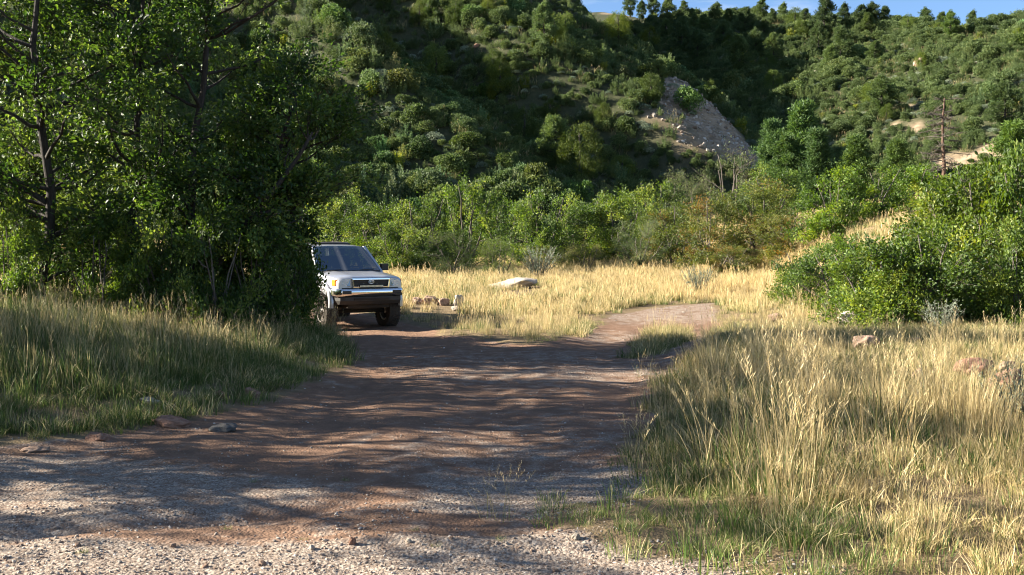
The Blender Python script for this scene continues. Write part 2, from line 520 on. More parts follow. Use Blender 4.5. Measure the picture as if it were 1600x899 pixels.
M = {}
M['land'] = land_mat()
M['grass'] = grass_mat()
M['pebble'] = pebble_mat()
M['rock'] = rock_mat('sandstone', (0.20, 0.125, 0.085), (0.36, 0.235, 0.165), (0.46, 0.33, 0.245), 0.5)
M['rock_red'] = rock_mat('red_sandstone', (0.17, 0.085, 0.055), (0.30, 0.165, 0.11), (0.40, 0.245, 0.17), 0.2)
M['rock_pale'] = rock_mat('pale_stone', (0.26, 0.21, 0.165), (0.40, 0.34, 0.27), (0.52, 0.45, 0.37), 0.4)
M['rock_dark'] = rock_mat('dark_stone', (0.06, 0.055, 0.05), (0.12, 0.11, 0.10), (0.22, 0.19, 0.16), 0.3)
M['bark'] = bark_mat('oak_bark', (0.020, 0.017, 0.015), (0.070, 0.060, 0.051))
M['twig'] = bark_mat('twig_bark', (0.06, 0.050, 0.040), (0.17, 0.145, 0.12))
M['snag'] = bark_mat('snag_bark', (0.065, 0.042, 0.03), (0.18, 0.115, 0.082))
M['oak'] = leaf_mat('oak_leaf', [(0.0, (0.026, 0.052, 0.013)), (0.45, (0.054, 0.094, 0.022)), (0.85, (0.092, 0.144, 0.036)), (1.0, (0.145, 0.185, 0.052))], 0.42, 0.50, 0.40)
M['scrub'] = leaf_mat('scrub_leaf', [(0.0, (0.042, 0.070, 0.024)), (0.5, (0.084, 0.122, 0.044)), (1.0, (0.16, 0.195, 0.085))], 0.30, 0.6, 0.25, 1.3)
M['olive'] = leaf_mat('reddening_oak_leaf', [(0.0, (0.035, 0.060, 0.016)), (0.45, (0.075, 0.105, 0.025)), (0.85, (0.115, 0.135, 0.035)), (0.97, (0.14, 0.135, 0.042)), (1.0, (0.16, 0.115, 0.04))], 0.32, 0.5, 0.3)
M['sage'] = leaf_mat('sage_leaf', [(0.0, (0.13, 0.16, 0.12)), (0.6, (0.22, 0.26, 0.20)), (1.0, (0.34, 0.38, 0.31))], 0.2, 0.8, 0.15, 1.2)
M['juniper'] = leaf_mat('juniper_spray', [(0.0, (0.040, 0.066, 0.018)), (0.6, (0.078, 0.112, 0.026)), (1.0, (0.13, 0.155, 0.040))], 0.22, 0.6, 0.2, 1.3)
M['pine'] = leaf_mat('pine_needle', [(0.0, (0.036, 0.062, 0.024)), (0.6, (0.076, 0.112, 0.042)), (1.0, (0.13, 0.165, 0.065))], 0.3, 0.55, 0.3, 1.3)
M['yellow'] = leaf_mat('yellow_leaf', [(0.0, (0.10, 0.14, 0.02)), (0.6, (0.20, 0.23, 0.03)), (1.0, (0.34, 0.30, 0.05))], 0.35, 0.5, 0.3, 1.3)

# ------------------------------------------------------------------ land: one continuous sheet, cut into the road, the meadow and the two hillsides
def axis(lo_dense, hi_dense, step, lo, hi, growth=1.045, smax_=1.15, far=60.0, growth2=1.08):
    a = list(np.arange(lo_dense, hi_dense + 1e-6, step))
    for sgn, lim in ((1, hi), (-1, lo)):
        s = step; v = a[-1] if sgn > 0 else a[0]; ext = []
        while (v < lim if sgn > 0 else v > lim):
            s = s * growth if s < smax_ or abs(v) > far else s
            v += sgn * s; ext.append(v)
        a = a + ext if sgn > 0 else ext[::-1] + a
    return np.array(a)

xs = axis(-6.5, 5.0, 0.075, -400, 400, far=95)
ys = axis(4.4, 15.0, 0.075, -300, 700, far=230)
X, Y = np.meshgrid(xs, ys)
Z = H(X, Y)
road_sd = poly_sd(X, Y, ROAD)
isl = poly_sd(X, Y, ISLAND)
road_sd = np.minimum(road_sd, -isl + 0.05)
wob = 0.30 * fbm(X * 0.9, Y * 0.9, 3, 21) + 0.12 * fbm(X * 4, Y * 4, 2, 23)
def road_amount(x, y):
    sd = np.minimum(poly_sd(x, y, ROAD), -poly_sd(x, y, ISLAND) + 0.05)
    return sd + 0.30 * fbm(x * 0.9, y * 0.9, 3, 21) + 0.12 * fbm(x * 4, y * 4, 2, 23)
road_a = ss(-0.25, 0.35, road_sd + wob)

def gravel_amount(x, y):
    g = 0.95 * (1 - ss(5.3, 6.2, y + 0.25 * fbm(x, y, 2, 31)))
    gl = [(-5.2, 7.9), (-3.68, 8.5), (-2.4, 7.9), (-1.2, 7.3), (-1.0, 6.9), (-2.04, 6.2), (-3.6, 5.2), (-6, 5.2)]
    g = np.maximum(g, 0.60 * ss(-0.3, 0.4, poly_sd(x, y, gl)))
    gl2 = [(-0.6, 7.6), (1.2, 7.9), (1.2, 6.7), (0.2, 6.2), (-0.8, 6.4)]
    g = np.maximum(g, 0.7 * ss(-0.3, 0.3, poly_sd(x, y, gl2)))
    g = np.maximum(g, 0.50 * ss(22.5, 24.5, y) * (1 - ss(29, 32, y)) * ss(1.5, 2.6, x))
    g = np.maximum(g, 0.27 + 0.3 * fbm(x * 0.5, y * 0.5, 3, 33))
    return g
grav = gravel_amount(X, Y)
plain_z = H(X, Y, False)

def hill_amount(x, y):
    hl = smax(hill_left(x, y), hill_right(x, y), 1.2)
    base = 0.035 * np.maximum(y - 22, 0) * (1 - 0.5 * ss(60, 200, y))
    return ss(-0.5, 1.5, hl - base)
hill_a = hill_amount(X, Y)

def bare_amount(x, y):
    """scree on the spur and bare soil on the right hillside"""
    d = crest_x(y) - x
    n = fbm(x / 3, y / 3, 3, 61)
    scr = ss(-2.0, 0.2, d + 0.8 * n) * (1 - ss(4.5, 8.0, d + 4.0 * n - 0.13 * (100 - np.minimum(y, 100)))) * ss(79, 83, y) * (1 - ss(99, 105, y + 3 * n)) * (1 - ss(.38, .6, fbm(x / 2.2, y / 2.2, 3, 63)))
    isr = (hill_right(x, y) > hill_left(x, y))
    patch = 0
    for (px, py, r) in BARE:
        patch = np.maximum(patch, ss(r * 1.3, r * 0.45, np.sqrt((x - px) ** 2 + ((y - py) * 0.6) ** 2) + r * 0.5 * n))
    nn = fbm(x / 10, y / 14, 4, 67)
    return np.maximum(scr, np.maximum(patch * isr, 0.8 * ss(0.46, 0.58, nn) * isr))
BARE = []
for u, v, rp in ((1408, 168, 13), (1432, 200, 12), (1218, 145, 12), (1400, 195, 10), (1300, 88, 8), (1452, 208, 10), (1385, 158, 8)):
    p = on_land(u, v, 60)
    if p is not None: BARE.append((p[0], p[1], rp / FPX * p[1]))
bare_a = bare_amount(X, Y) * hill_a

ny, nx = X.shape
V = np.stack([X, Y, Z], -1).reshape(-1, 3)
ii, jj = np.meshgrid(np.arange(ny - 1), np.arange(nx - 1), indexing='ij')
F = np.stack([ii * nx + jj, ii * nx + jj + 1, (ii + 1) * nx + jj + 1, (ii + 1) * nx + jj], -1).reshape(-1, 4)
fx = X.ravel()[F].mean(1); fy = Y.ravel()[F].mean(1)
f_road = road_a.ravel()[F].mean(1) > 0.5
f_hill = hill_a.ravel()[F].mean(1) > 0.5
f_left = hill_left(fx, fy) >= hill_right(fx, fy)
def land_piece(name, sel, label, cat):
    f = F[sel]
    idx, inv = np.unique(f, return_inverse=True)
    mb = MB(); mb.add(V[idx], Q=inv.reshape(-1, 4))
    o = mb.build(name, M['land'], smooth=True)
    for nm, arr in (('road', road_a), ('gravel', grav), ('hill', hill_a), ('bare', bare_a)):
        at = o.data.attributes.new(nm, 'FLOAT', 'POINT')
        at.data.foreach_set('value', arr.ravel()[idx].astype(np.float32))
    tag(o, label, cat, kind='structure')
    return o
land_piece('dirt_road', f_road & ~f_hill, 'reddish dirt road strewn with gravel, crossed by tree shadows', 'road')
land_piece('meadow_ground', ~f_road & ~f_hill, 'flat ground of the grassy meadow beside the dirt road', 'ground')
land_piece('hillside_left', f_hill & f_left, 'steep shaded hillside with pale scree on its spur', 'hillside')
land_piece('hillside_right', f_hill & ~f_left, 'sunlit brushy hillside beyond the gully', 'hillside')

# ------------------------------------------------------------------ scattering (for what nobody could count)
def scatter(name, protos, P, rot, scl, var, dry, lum, label, cat):
    """one object whose points carry copies of the small meshes in protos"""
    me = bpy.data.meshes.new(name)
    me.vertices.add(len(P)); me.vertices.foreach_set('co', np.asarray(P, np.float32).ravel())
    def at(nm, typ, data, key='value'):
        a = me.attributes.new(nm, typ, 'POINT'); a.data.foreach_set(key, data)
    at('turn', 'FLOAT_VECTOR', np.asarray(rot, np.float32).ravel(), 'vector')
    at('size', 'FLOAT_VECTOR', np.asarray(scl, np.float32).ravel(), 'vector')
    at('var', 'INT', np.asarray(var, np.int32))
    at('dry', 'FLOAT', np.asarray(dry, np.float32))
    at('lum', 'FLOAT', np.asarray(lum, np.float32))
    o = link(name, me)
    ng = bpy.data.node_groups.new(name, 'GeometryNodeTree')
    ng.interface.new_socket('Geometry', in_out='INPUT', socket_type='NodeSocketGeometry')
    ng.interface.new_socket('Geometry', in_out='OUTPUT', socket_type='NodeSocketGeometry')
    n, l = ng.nodes, ng.links
    gi = n.new('NodeGroupInput'); go = n.new('NodeGroupOutput')
    def named(nm, dt):
        q = n.new('GeometryNodeInputNamedAttribute'); q.data_type = dt; q.inputs['Name'].default_value = nm
        return [s for s in q.outputs if s.enabled and s.name == 'Attribute'][0]
    turn, size, vr = named('turn', 'FLOAT_VECTOR'), named('size', 'FLOAT_VECTOR'), named('var', 'INT')
    join = n.new('GeometryNodeJoinGeometry')
    for k, pr in enumerate(protos):
        oi = n.new('GeometryNodeObjectInfo'); oi.inputs['Object'].default_value = pr
        cmp_ = n.new('FunctionNodeCompare'); cmp_.data_type = 'INT'; cmp_.operation = 'EQUAL'
        ins = [s for s in cmp_.inputs if s.enabled]
        l.new(vr, ins[0]); ins[1].default_value = k
        ip = n.new('GeometryNodeInstanceOnPoints')
        l.new(gi.outputs[0], ip.inputs['Points']); l.new(cmp_.outputs[0], ip.inputs['Selection'])
        l.new(oi.outputs['Geometry'], ip.inputs['Instance'])
        l.new(turn, ip.inputs['Rotation']); l.new(size, ip.inputs['Scale'])
        l.new(ip.outputs[0], join.inputs[0])
    l.new(join.outputs[0], go.inputs[0])
    md = o.modifiers.new('scatter', 'NODES'); md.node_group = ng
    tag(o, label, cat, kind='stuff')
    return o

def proto(name, me):
    return bpy.data.objects.new(name, me)      # never linked: only its mesh is copied

# grass tufts
def tuft(rng, n, hmin, hmax, spread, lean, width, heads=0, curl=0.35):
    mb = MB()
    segs = 4
    for k in range(n):
        a = rng.uniform(0, 2 * pi); r = spread * math.sqrt(rng.uniform())
        b = np.array([r * cos(a), r * sin(a), -0.03])
        h = rng.uniform(hmin, hmax); da = a + rng.normal(0, 0.9); ln = abs(rng.normal(0, lean)) + 0.05
        d = np.array([cos(da), sin(da), 0]); side = np.array([-sin(da), cos(da), 0])
        tw = rng.uniform(0, pi); wv = cos(tw) * side + sin(tw) * d
        t = np.linspace(0, 1, segs)
        off = ln * h * (t ** (1 + curl * rng.uniform(1, 4)))
        up = h * (t - 0.18 * ln * t ** 3)
        P = b + d * off[:, None] + np.array([0, 0, 1.0]) * up[:, None]
        w = width * rng.uniform(0.7, 1.3) * np.array([0.8, 1.0, 0.65, 0.0])
        tint = rng.uniform()
        Vl = P[:-1] - wv * w[:-1, None]; Vr = P[:-1] + wv * w[:-1, None]
        Vv = np.vstack([Vl, Vr, P[-1:]])
        A = np.zeros((7, 2)); A[:, 0] = tint; A[:, 1] = np.concatenate([t[:-1], t[:-1], [1]])
        mb.add(Vv, Q=[(0, 3, 4, 1), (1, 4, 5, 2)], T=[(2, 5, 6)], a=A)
    for k in range(heads):
        a = rng.uniform(0, 2 * pi); r = spread * math.sqrt(rng.uniform()) * 0.8
        b = np.array([r * cos(a), r * sin(a), -0.03]); h = rng.uniform(hmax * 1.0, hmax * 1.35)
        da = rng.uniform(0, 2 * pi); d = np.array([cos(da), sin(da), 0]); ln = abs(rng.normal(0, lean * 0.8)) + 0.03
        t = np.linspace(0, 1, 5)
        P = b + d * (ln * h * t ** 2)[:, None] + np.array([0, 0, 1.0]) * (h * (t - 0.1 * ln * t ** 3))[:, None]
        mb.tube(P, np.array([1, .9, .8, .7, .5]) * width * 0.42, 3, False)
        mb.A[-1][:, 0] = rng.uniform(0.55, 1); mb.A[-1][:, 1] = 0.9
        tint = rng.uniform(0.5, 1)
        for q in range(14):                                     # the seed head: small spikelets up the last fifth
            s = 0.78 + 0.24 * q / 14.0
            c0 = b + d * (ln * h * s ** 2) + np.array([0, 0, h * (s - 0.1 * ln * s ** 3)])
            an = q * 2.4; e = np.array([cos(an), sin(an), 1.6]); e /= np.linalg.norm(e)
            L_ = 0.045 * (1.1 - 0.5 * q / 14) * h / 0.7
            sd = np.cross(e, [0.3, 0.2, 0.9]); sd /= np.linalg.norm(sd)
            VV = [c0, c0 + e * L_ * .5 + sd * width * .9, c0 + e * L_, c0 + e * L_ * .5 - sd * width * .9]
            mb.add(VV, Q=[(0, 1, 2, 3)], a=[[tint, 1]] * 4)
    return mb

rg = np.random.default_rng(11)
tufts = []
for k in range(4): tufts.append(proto('tuft', tuft(rg, 44, 0.24, 0.62, 0.18, 0.26, 0.0029, 4).mesh('tall_tuft', M['grass'], False, True)))      # 0-3 tall
for k in range(3): tufts.append(proto('tuft', tuft(rg, 64, 0.07, 0.25, 0.19, 0.5, 0.0030, 0).mesh('short_tuft', M['grass'], False, True)))      # 4-6 short
for k in range(2): tufts.append(proto('tuft', tuft(rg, 8, 0.40, 0.85, 0.16, 0.38, 0.0034, 6, 0.25).mesh('stalk_tuft', M['grass'], False, True)))  # 7-8 stalks with heads
for k in range(3): tufts.append(proto('tuft', tuft(rg, 80, 0.25, 0.62, 0.42, 0.3, 0.0085, 5).mesh('far_tuft', M['grass'], False, True)))       # 9-11 for the far meadow

for k in range(3): tufts.append(proto('tuft', tuft(rg, 60, 0.20, 0.58, 0.18, 0.34, 0.0032, 0).mesh('green_tuft', M['grass'], False, True)))   # 12-14 green, without heads
def grass_points():
    rng = np.random.default_rng(5)
    out = []
    def region(x0, x1, y0, y1, dens):
        n = int((x1 - x0) * (y1 - y0) * dens)
        x = rng.uniform(x0, x1, n); y = rng.uniform(y0, y1, n)
        ok = (np.abs(x) < 0.56 * y + 1.2)
        return x[ok], y[ok]
    def emit(x, y, var, s, dry, lum, hs):
        n = len(x)
        z = H(x, y)
        rot = np.stack([rng.normal(0, .07, n), rng.normal(0, .07, n), rng.uniform(0, 2 * pi, n)], -1)
        S = np.stack([s, s, s * hs], -1)
        out.append((np.stack([x, y, z], -1), rot, S, var, dry, lum))
    spots = []
    for (u, v, wp) in ((803, 452, 80), (652, 478, 22), (673, 479, 30), (695, 480, 22), (716, 480, 26), (712, 487, 18), (1212, 504, 26), (1333, 519, 46), (1353, 553, 50), (1437, 600, 24), (1532, 598, 60), (1577, 598, 40), (1578, 616, 66), (1562, 508, 30)):
        p = on_land(u, v, 4, 60)
        spots.append((p[0], p[1], wp / FPX * p[1]))
    def clear(x, y, s):
        """the stones stand free: nothing tall grows right in front of them"""
        ok = np.ones(len(x), bool)
        for (px, py, w_) in spots:
            near = (np.abs(x - px * y / py) < w_ * .55) & (y < py + .1) & (y > py * .88)
            ok &= ~(near & (rng.uniform(size=len(x)) < .78))
            ok &= ~((np.abs(x - px) < w_ * .5) & (y > py - .15) & (y < py + w_ * .7))
        return ok
    # right field and near meadow, 5 to 24 m
    x, y = region(0.2, 15, 4.3, 24, 27)
    r = road_amount(x, y); cl = fbm(x * 0.55, y * 0.55, 3, 71); cl2 = fbm(x * 1.7, y * 1.7, 2, 73)
    near_low = (y < 6.8) & (x < 1.75 + 0.35 * fbm(y * 1.3, x * 1.3, 2, 72) - 0.35 * (y - 5))           # short green growth next to the gravel
    keep = (r < 0.02 + 0.06 * rng.normal(size=len(x))) & (rng.uniform(size=len(x)) < np.clip(0.75 + 0.5 * cl2, 0.25, 1))
    keep &= ~(near_low & (rng.uniform(size=len(x)) < 0.15))
    x, y, cl, cl2, near_low, r = x[keep], y[keep], cl[keep], cl2[keep], near_low[keep], r[keep]
    n = len(x)
    edge = ss(0.9, 0.0, -r)                                             # lower and greener by the road
    var = rng.integers(0, 4, n)
    var = np.where(rng.uniform(size=n) < 0.10, rng.integers(7, 9, n), var)
    var = np.where(near_low | (rng.uniform(size=n) < 0.34 + 0.45 * edge), rng.integers(4, 7, n), var)
    dry = np.clip(0.74 + 0.60 * cl - 0.30 * edge + rng.normal(0, .16, n), 0, 1.1)
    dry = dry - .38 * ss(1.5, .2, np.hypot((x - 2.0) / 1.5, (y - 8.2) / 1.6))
    dry = np.where(near_low, np.clip(0.12 + 0.3 * rng.uniform(size=n), 0, 1), dry)
    s = np.clip(0.56 + 0.36 * cl2 + rng.normal(0, .16, n), .3, 1.25) * (1 - 0.35 * edge) * (1 - .38 * ss(11, 17, y))
    s = s * np.clip(.95 + .75 * fbm(x * .8, y * .8, 3, 70), .5, 1.35)
    s = np.where(near_low, s * 0.72, s)
    c_ = clear(x, y, s)
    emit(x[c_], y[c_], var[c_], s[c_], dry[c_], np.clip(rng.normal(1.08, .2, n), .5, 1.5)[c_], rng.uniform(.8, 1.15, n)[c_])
    # short green growth by the gravel, and a thatch of short blades under the tall grass
    x, y = region(0.1, 4.2, 4.3, 7.2, 60)
    r = road_amount(x, y)
    k = (r < 0.28 * rng.uniform(size=len(x)) ** 2) & (rng.uniform(size=len(x)) < np.clip(.55 + .8 * fbm(x * 1.5, y * 1.5, 2, 74), .08, 1))
    x, y = x[k], y[k]; n = len(x)
    far_ = ss(1.3, 2.6, x)
    emit(x, y, rng.integers(4, 7, n), rng.uniform(.35, .95, n), np.clip(.08 + .55 * far_ + rng.normal(0, .14, n), 0, 1), np.clip(rng.normal(1.4, .15, n), .7, 1.8), rng.uniform(.7, 1.1, n))
    x, y = region(1.0, 15, 6.5, 22, 26)
    k = road_amount(x, y) < -.1; x, y = x[k], y[k]; n = len(x)
    emit(x, y, rng.integers(4, 7, n), rng.uniform(.7, 1.3, n), np.clip(rng.normal(.45, .25, n), 0, 1), np.clip(rng.normal(1, .15, n), .6, 1.4), rng.uniform(.7, 1.1, n))
    # left bank
    x, y = region(-14, -1.8, 6.2, 21, 36)
    r = road_amount(x, y); cl = fbm(x * 0.6, y * 0.6, 3, 75); cl2 = fbm(x * 1.7, y * 1.7, 2, 77)
    keep = (r < -0.10 + 0.06 * rng.normal(size=len(x))) & (poly_sd(x, y, BANK) > -0.5)
    x, y, cl, cl2, r = x[keep], y[keep], cl[keep], cl2[keep], r[keep]
    n = len(x); b = poly_sd(x, y, BANK); edge = 1 - ss(0.2, 1.1, b)
    var = np.where(rng.uniform(size=n) < .82, rng.integers(12, 15, n), rng.integers(0, 4, n))
    var = np.where(rng.uniform(size=n) < 0.08 + 0.85 * edge, rng.integers(4, 7, n), var)
    dry = np.clip(0.24 + 0.65 * cl - 0.3 * edge + rng.normal(0, .15, n), 0, 1)
    s = np.clip(0.76 + 0.28 * cl2 + rng.normal(0, .13, n), .5, 1.5) * (1 - 0.3 * edge)
    k2 = rng.uniform(size=n) > 0.08 * edge
    emit(x[k2], y[k2], var[k2], s[k2], dry[k2], np.clip(rng.normal(.95, .12, n), .6, 1.4)[k2], rng.uniform(.85, 1.2, n)[k2])
    # short growth creeping from the bank towards the road
    x, y = region(-9, -1.8, 7.0, 19, 55); r = road_amount(x, y); b = poly_sd(x, y, BANK)
    k = (r < -.10) & (b > -.35) & (b < 1.3) & (rng.uniform(size=len(x)) < np.clip(.65 + .9 * fbm(x * 1.3, y * 1.3, 2, 76), .1, 1)); x, y = x[k], y[k]; n = len(x)
    emit(x, y, rng.integers(4, 7, n), rng.uniform(.55, 1.25, n), np.clip(rng.normal(.12, .2, n), 0, 1), np.clip(rng.normal(1.05, .15, n), .6, 1.5), rng.uniform(.7, 1.1, n))
    # far meadow and the ground between the bushes, 17 to 70 m
    x, y = region(-30, 42, 16, 66, 9.0)
    r = road_amount(x, y); cl = fbm(x * 0.3, y * 0.3, 3, 79); cl2 = fbm(x * 1.0, y * 1.0, 2, 81)
    keep = (r < -0.05) & (poly_sd(x, y, BANK) < 0.0) & ((y > 22) | (x < 4)) & (hill_amount(x, y) < 0.9)
    x, y, cl, cl2, r = x[keep], y[keep], cl[keep], cl2[keep], r[keep]
    n = len(x); edge = ss(1.0, 0.0, -r)
    var = np.where(y < 25, rng.integers(0, 4, n), rng.integers(9, 12, n))
    s = np.clip(0.52 + 0.28 * cl2 + rng.normal(0, .13, n), .22, 1.1) * (1 - .35 * edge) * np.where(y < 25, 1.1, 0.95)
    dry = np.clip(0.66 + 0.6 * cl - 0.15 * edge + rng.normal(0, .15, n), 0, 1.1)
    c_ = clear(x, y, s)
    emit(x[c_], y[c_], var[c_], s[c_], dry[c_], np.clip(rng.normal(1.1, .16, n), .6, 1.5)[c_], rng.uniform(.8, 1.1, n)[c_])
    # long stalks standing above the rest, and a fringe before the wheel of the car
    x, y = region(1.1, 7.5, 5.2, 9.5, 2.0); k = (road_amount(x, y) < -.2) & ~((y < 6.4) & (x < 1.5)); x, y = x[k], y[k]; n = len(x)
    emit(x, y, rng.integers(7, 9, n), rng.uniform(.65, 1.05, n), np.clip(rng.normal(.75, .2, n), 0, 1.1), np.clip(rng.normal(1.15, .2, n), .6, 1.6), rng.uniform(.8, 1.1, n))
    n = 70; x = rng.uniform(-4.7, -3.25, n); y = rng.uniform(18.6, 20.4, n); k = y < 20.4 - 1.1 * (x + 4.3); x, y = x[k], y[k]; n = len(x)
    emit(x, y, rng.integers(0, 4, n), rng.uniform(.7, 1.15, n), np.clip(rng.normal(.5, .2, n), 0, 1), np.clip(rng.normal(.9, .15, n), .6, 1.3), rng.uniform(.9, 1.2, n))
    # single sprigs out on the road, and the grass on the island
    for (u, v, k, kind) in ((772, 812, 2, 7), (985, 735, 1, 7), (1015, 600, 1, 8), (995, 590, 1, 7), (390, 752, 1, 4), (520, 760, 1, 4), (440, 845, 1, 4), (640, 830, 1, 4),
                             (130, 880, 1, 4), (345, 835, 1, 4), (860, 745, 1, 4), (790, 850, 1, 4), (680, 840, 1, 4), (990, 745, 1, 7), (1000, 640, 1, 8), (1025, 565, 1, 7), (900, 790, 2, 4)):
        p = on_land(u, v, 4)
        for q in range(k):
            sc = 0.5 if kind in (7, 8, 0) else 0.2
            emit(np.array([p[0] + rng.normal(0, .05)]), np.array([p[1] + rng.normal(0, .05)]), np.array([kind]), np.array([sc * rng.uniform(.7, 1.1)]),
                 np.array([0.25 if kind < 7 else 0.5]), np.array([1.0]), np.array([0.9]))
    # rough grass over the hillsides
    x, y = region(-60, 110, 58, 200, 0.35)
    keep = (hill_amount(x, y) > 0.4) & (bare_amount(x, y) < 0.35 + 0.3 * rng.uniform(size=len(x)))
    x, y = x[keep], y[keep]; n = len(x)
    s = rng.uniform(0.9, 1.7, n)
    emit(x, y, rng.integers(9, 12, n), s, np.clip(rng.normal(.08, .2, n), 0, 1), np.clip(rng.normal(.75, .15, n), .4, 1.2), rng.uniform(.5, .9, n))
    return [np.concatenate([o[k] for o in out]) for k in range(6)]
GP = grass_points()
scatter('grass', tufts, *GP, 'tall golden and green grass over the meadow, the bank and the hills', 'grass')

# gravel
def stone(rng, sub, sx, sy, sz, rough=0.30, flat=0.0, mat=None, name='stone', freq=1.6, facets=5):
    """a worn stone: a ball cut by a few planes, then roughened"""
    bm = bmesh.new(); bmesh.ops.create_icosphere(bm, subdivisions=sub, radius=1.0)
    V_ = np.array([v.co[:] for v in bm.verts])
    for k in range(facets):
        nrm = rng.normal(size=3); nrm /= np.linalg.norm(nrm)
        lim = rng.uniform(0.62, 0.88)
        d = V_ @ nrm
        V_ = V_ - np.outer(np.maximum(d - lim, 0) * 0.85, nrm)
    o1, o2 = rng.uniform(0, 50, 2)
    nz = fbm(V_[:, 0] * freq + o1 + V_[:, 2] * 0.7, V_[:, 1] * freq + o2 - V_[:, 2] * 1.1, 4, 3)
    if sub >= 4:
        nz = nz + 0.22 * fbm(V_[:, 0] * 6 + o2 + V_[:, 2] * 3.1, V_[:, 1] * 6 + o1 - V_[:, 2] * 4.3, 3, 13)
    V_ = V_ * (1 + rough * nz)[:, None] * np.array([sx, sy, sz])
    for v, c in zip(bm.verts, V_): v.co = c
    me = bpy.data.meshes.new(name); bm.to_mesh(me); bm.free()
    if sub >= 2:
        me.polygons.foreach_set('use_smooth', np.ones(len(me.polygons), bool))
    if mat: me.materials.append(mat)
    return me
pebbles = [proto('pebble', stone(rg, 1, 1, rg.uniform(.6, 1), rg.uniform(.4, .75), .35, mat=M['pebble'], name='pebble', facets=4)) for k in range(6)]
def gravel_points():
    rng = np.random.default_rng(8)
    parts = []
    for (y0, y1, d, smin, smax_, w) in ((4.4, 6.6, 3000, .003, .016, .55), (6.6, 9.5, 900, .005, .013, .55), (9.5, 16, 160, .008, .018, .4), (16, 30, 30, .012, .03, .3)):
        x0, x1 = -0.55 * y1 - .5, 0.2 * y1 + .6
        n = int((x1 - x0) * (y1 - y0) * d)
        x = rng.uniform(x0, x1, n); y = rng.uniform(y0, y1, n)
        g = gravel_amount(x, y) + 0.5 * fbm(x * 3, y * 3, 2, 91)
        k = (road_amount(x, y) > -0.25) & (rng.uniform(size=n) < np.clip((g - 0.15) * 1.1, 0.05, 1)) & (np.abs(x) < .55 * y + .5)
        x, y = x[k], y[k]; n = len(x)
        s = smin * (smax_ / smin) ** (rng.uniform(size=n) ** 2.8)
        s = np.where(rng.uniform(size=n) < 0.012, s * 2.0, s)
        parts.append((x, y, s))
    x = np.concatenate([p[0] for p in parts]); y = np.concatenate([p[1] for p in parts]); s = np.concatenate([p[2] for p in parts])
    n = len(x)
    z = H(x, y) + s * 0.12
    rot = rng.uniform(0, 2 * pi, (n, 3)) * np.array([.12, .12, 1])
    dry = np.clip(rng.beta(2.2, 2.0, n), 0, 1)
    return np.stack([x, y, z], -1), rot, np.repeat(s[:, None], 3, 1), rng.integers(0, 6, n), dry, np.ones(n)
scatter('gravel', pebbles, *gravel_points(), 'pale and brown gravel chips strewn over the dirt road', 'gravel')

# ------------------------------------------------------------------ plants
def leaves(mb, rng, P, axis_, size, shape='oak', up=0.6, tint=None, out=None):
    """one folded blade for every point of P, growing along axis_"""
    n = len(P)
    ax = axis_ + rng.normal(0, 0.55, (n, 3)); ax /= np.linalg.norm(ax, axis=1)[:, None] + 1e-9
    nr = rng.normal(0, 0.75, (n, 3)); nr[:, 2] += up
    if out is not None: nr += out
    nr -= (nr * ax).sum(1)[:, None] * ax
    nr /= np.linalg.norm(nr, axis=1)[:, None] + 1e-9
    sd = np.cross(nr, ax)
    s = size * rng.uniform(0.65, 1.25, n)
    if shape == 'oak':
        loc = np.array([(0, 0, 0), (.38, .27, .07), (.78, .25, .06), (1, 0, -.05), (.78, -.25, .06), (.38, -.27, .07)])
        Q = np.array([(0, 1, 2, 3), (0, 3, 4, 5)])
    elif shape == 'long':
        loc = np.array([(0, 0, 0), (.5, .13, .03), (1, 0, -.04), (.5, -.13, .03)]); Q = np.array([(0, 1, 2, 3)])
    else:
        loc = np.array([(0, 0, 0), (.5, .34, .10), (1, 0, -.03), (.5, -.34, .10)]); Q = np.array([(0, 1, 2, 3)])
    m = len(loc)
    V_ = P[:, None, :] + s[:, None, None] * (loc[None, :, 0:1] * ax[:, None, :] + loc[None, :, 1:2] * sd[:, None, :] + loc[None, :, 2:3] * nr[:, None, :])
    Qa = (np.arange(n)[:, None, None] * m + Q[None]).reshape(-1, 4)
    if tint is None: tint = rng.uniform(size=n)
    A = np.zeros((n, m, 2)); A[:, :, 0] = np.clip(tint, 0, 1)[:, None]
    mb.add(V_.reshape(-1, 3), Q=Qa, a=A.reshape(-1, 2))

def bez(a, c, b, n):
    t = np.linspace(0, 1, n)[:, None]
    return (1 - t) ** 2 * a + 2 * t * (1 - t) * c + t * t * b

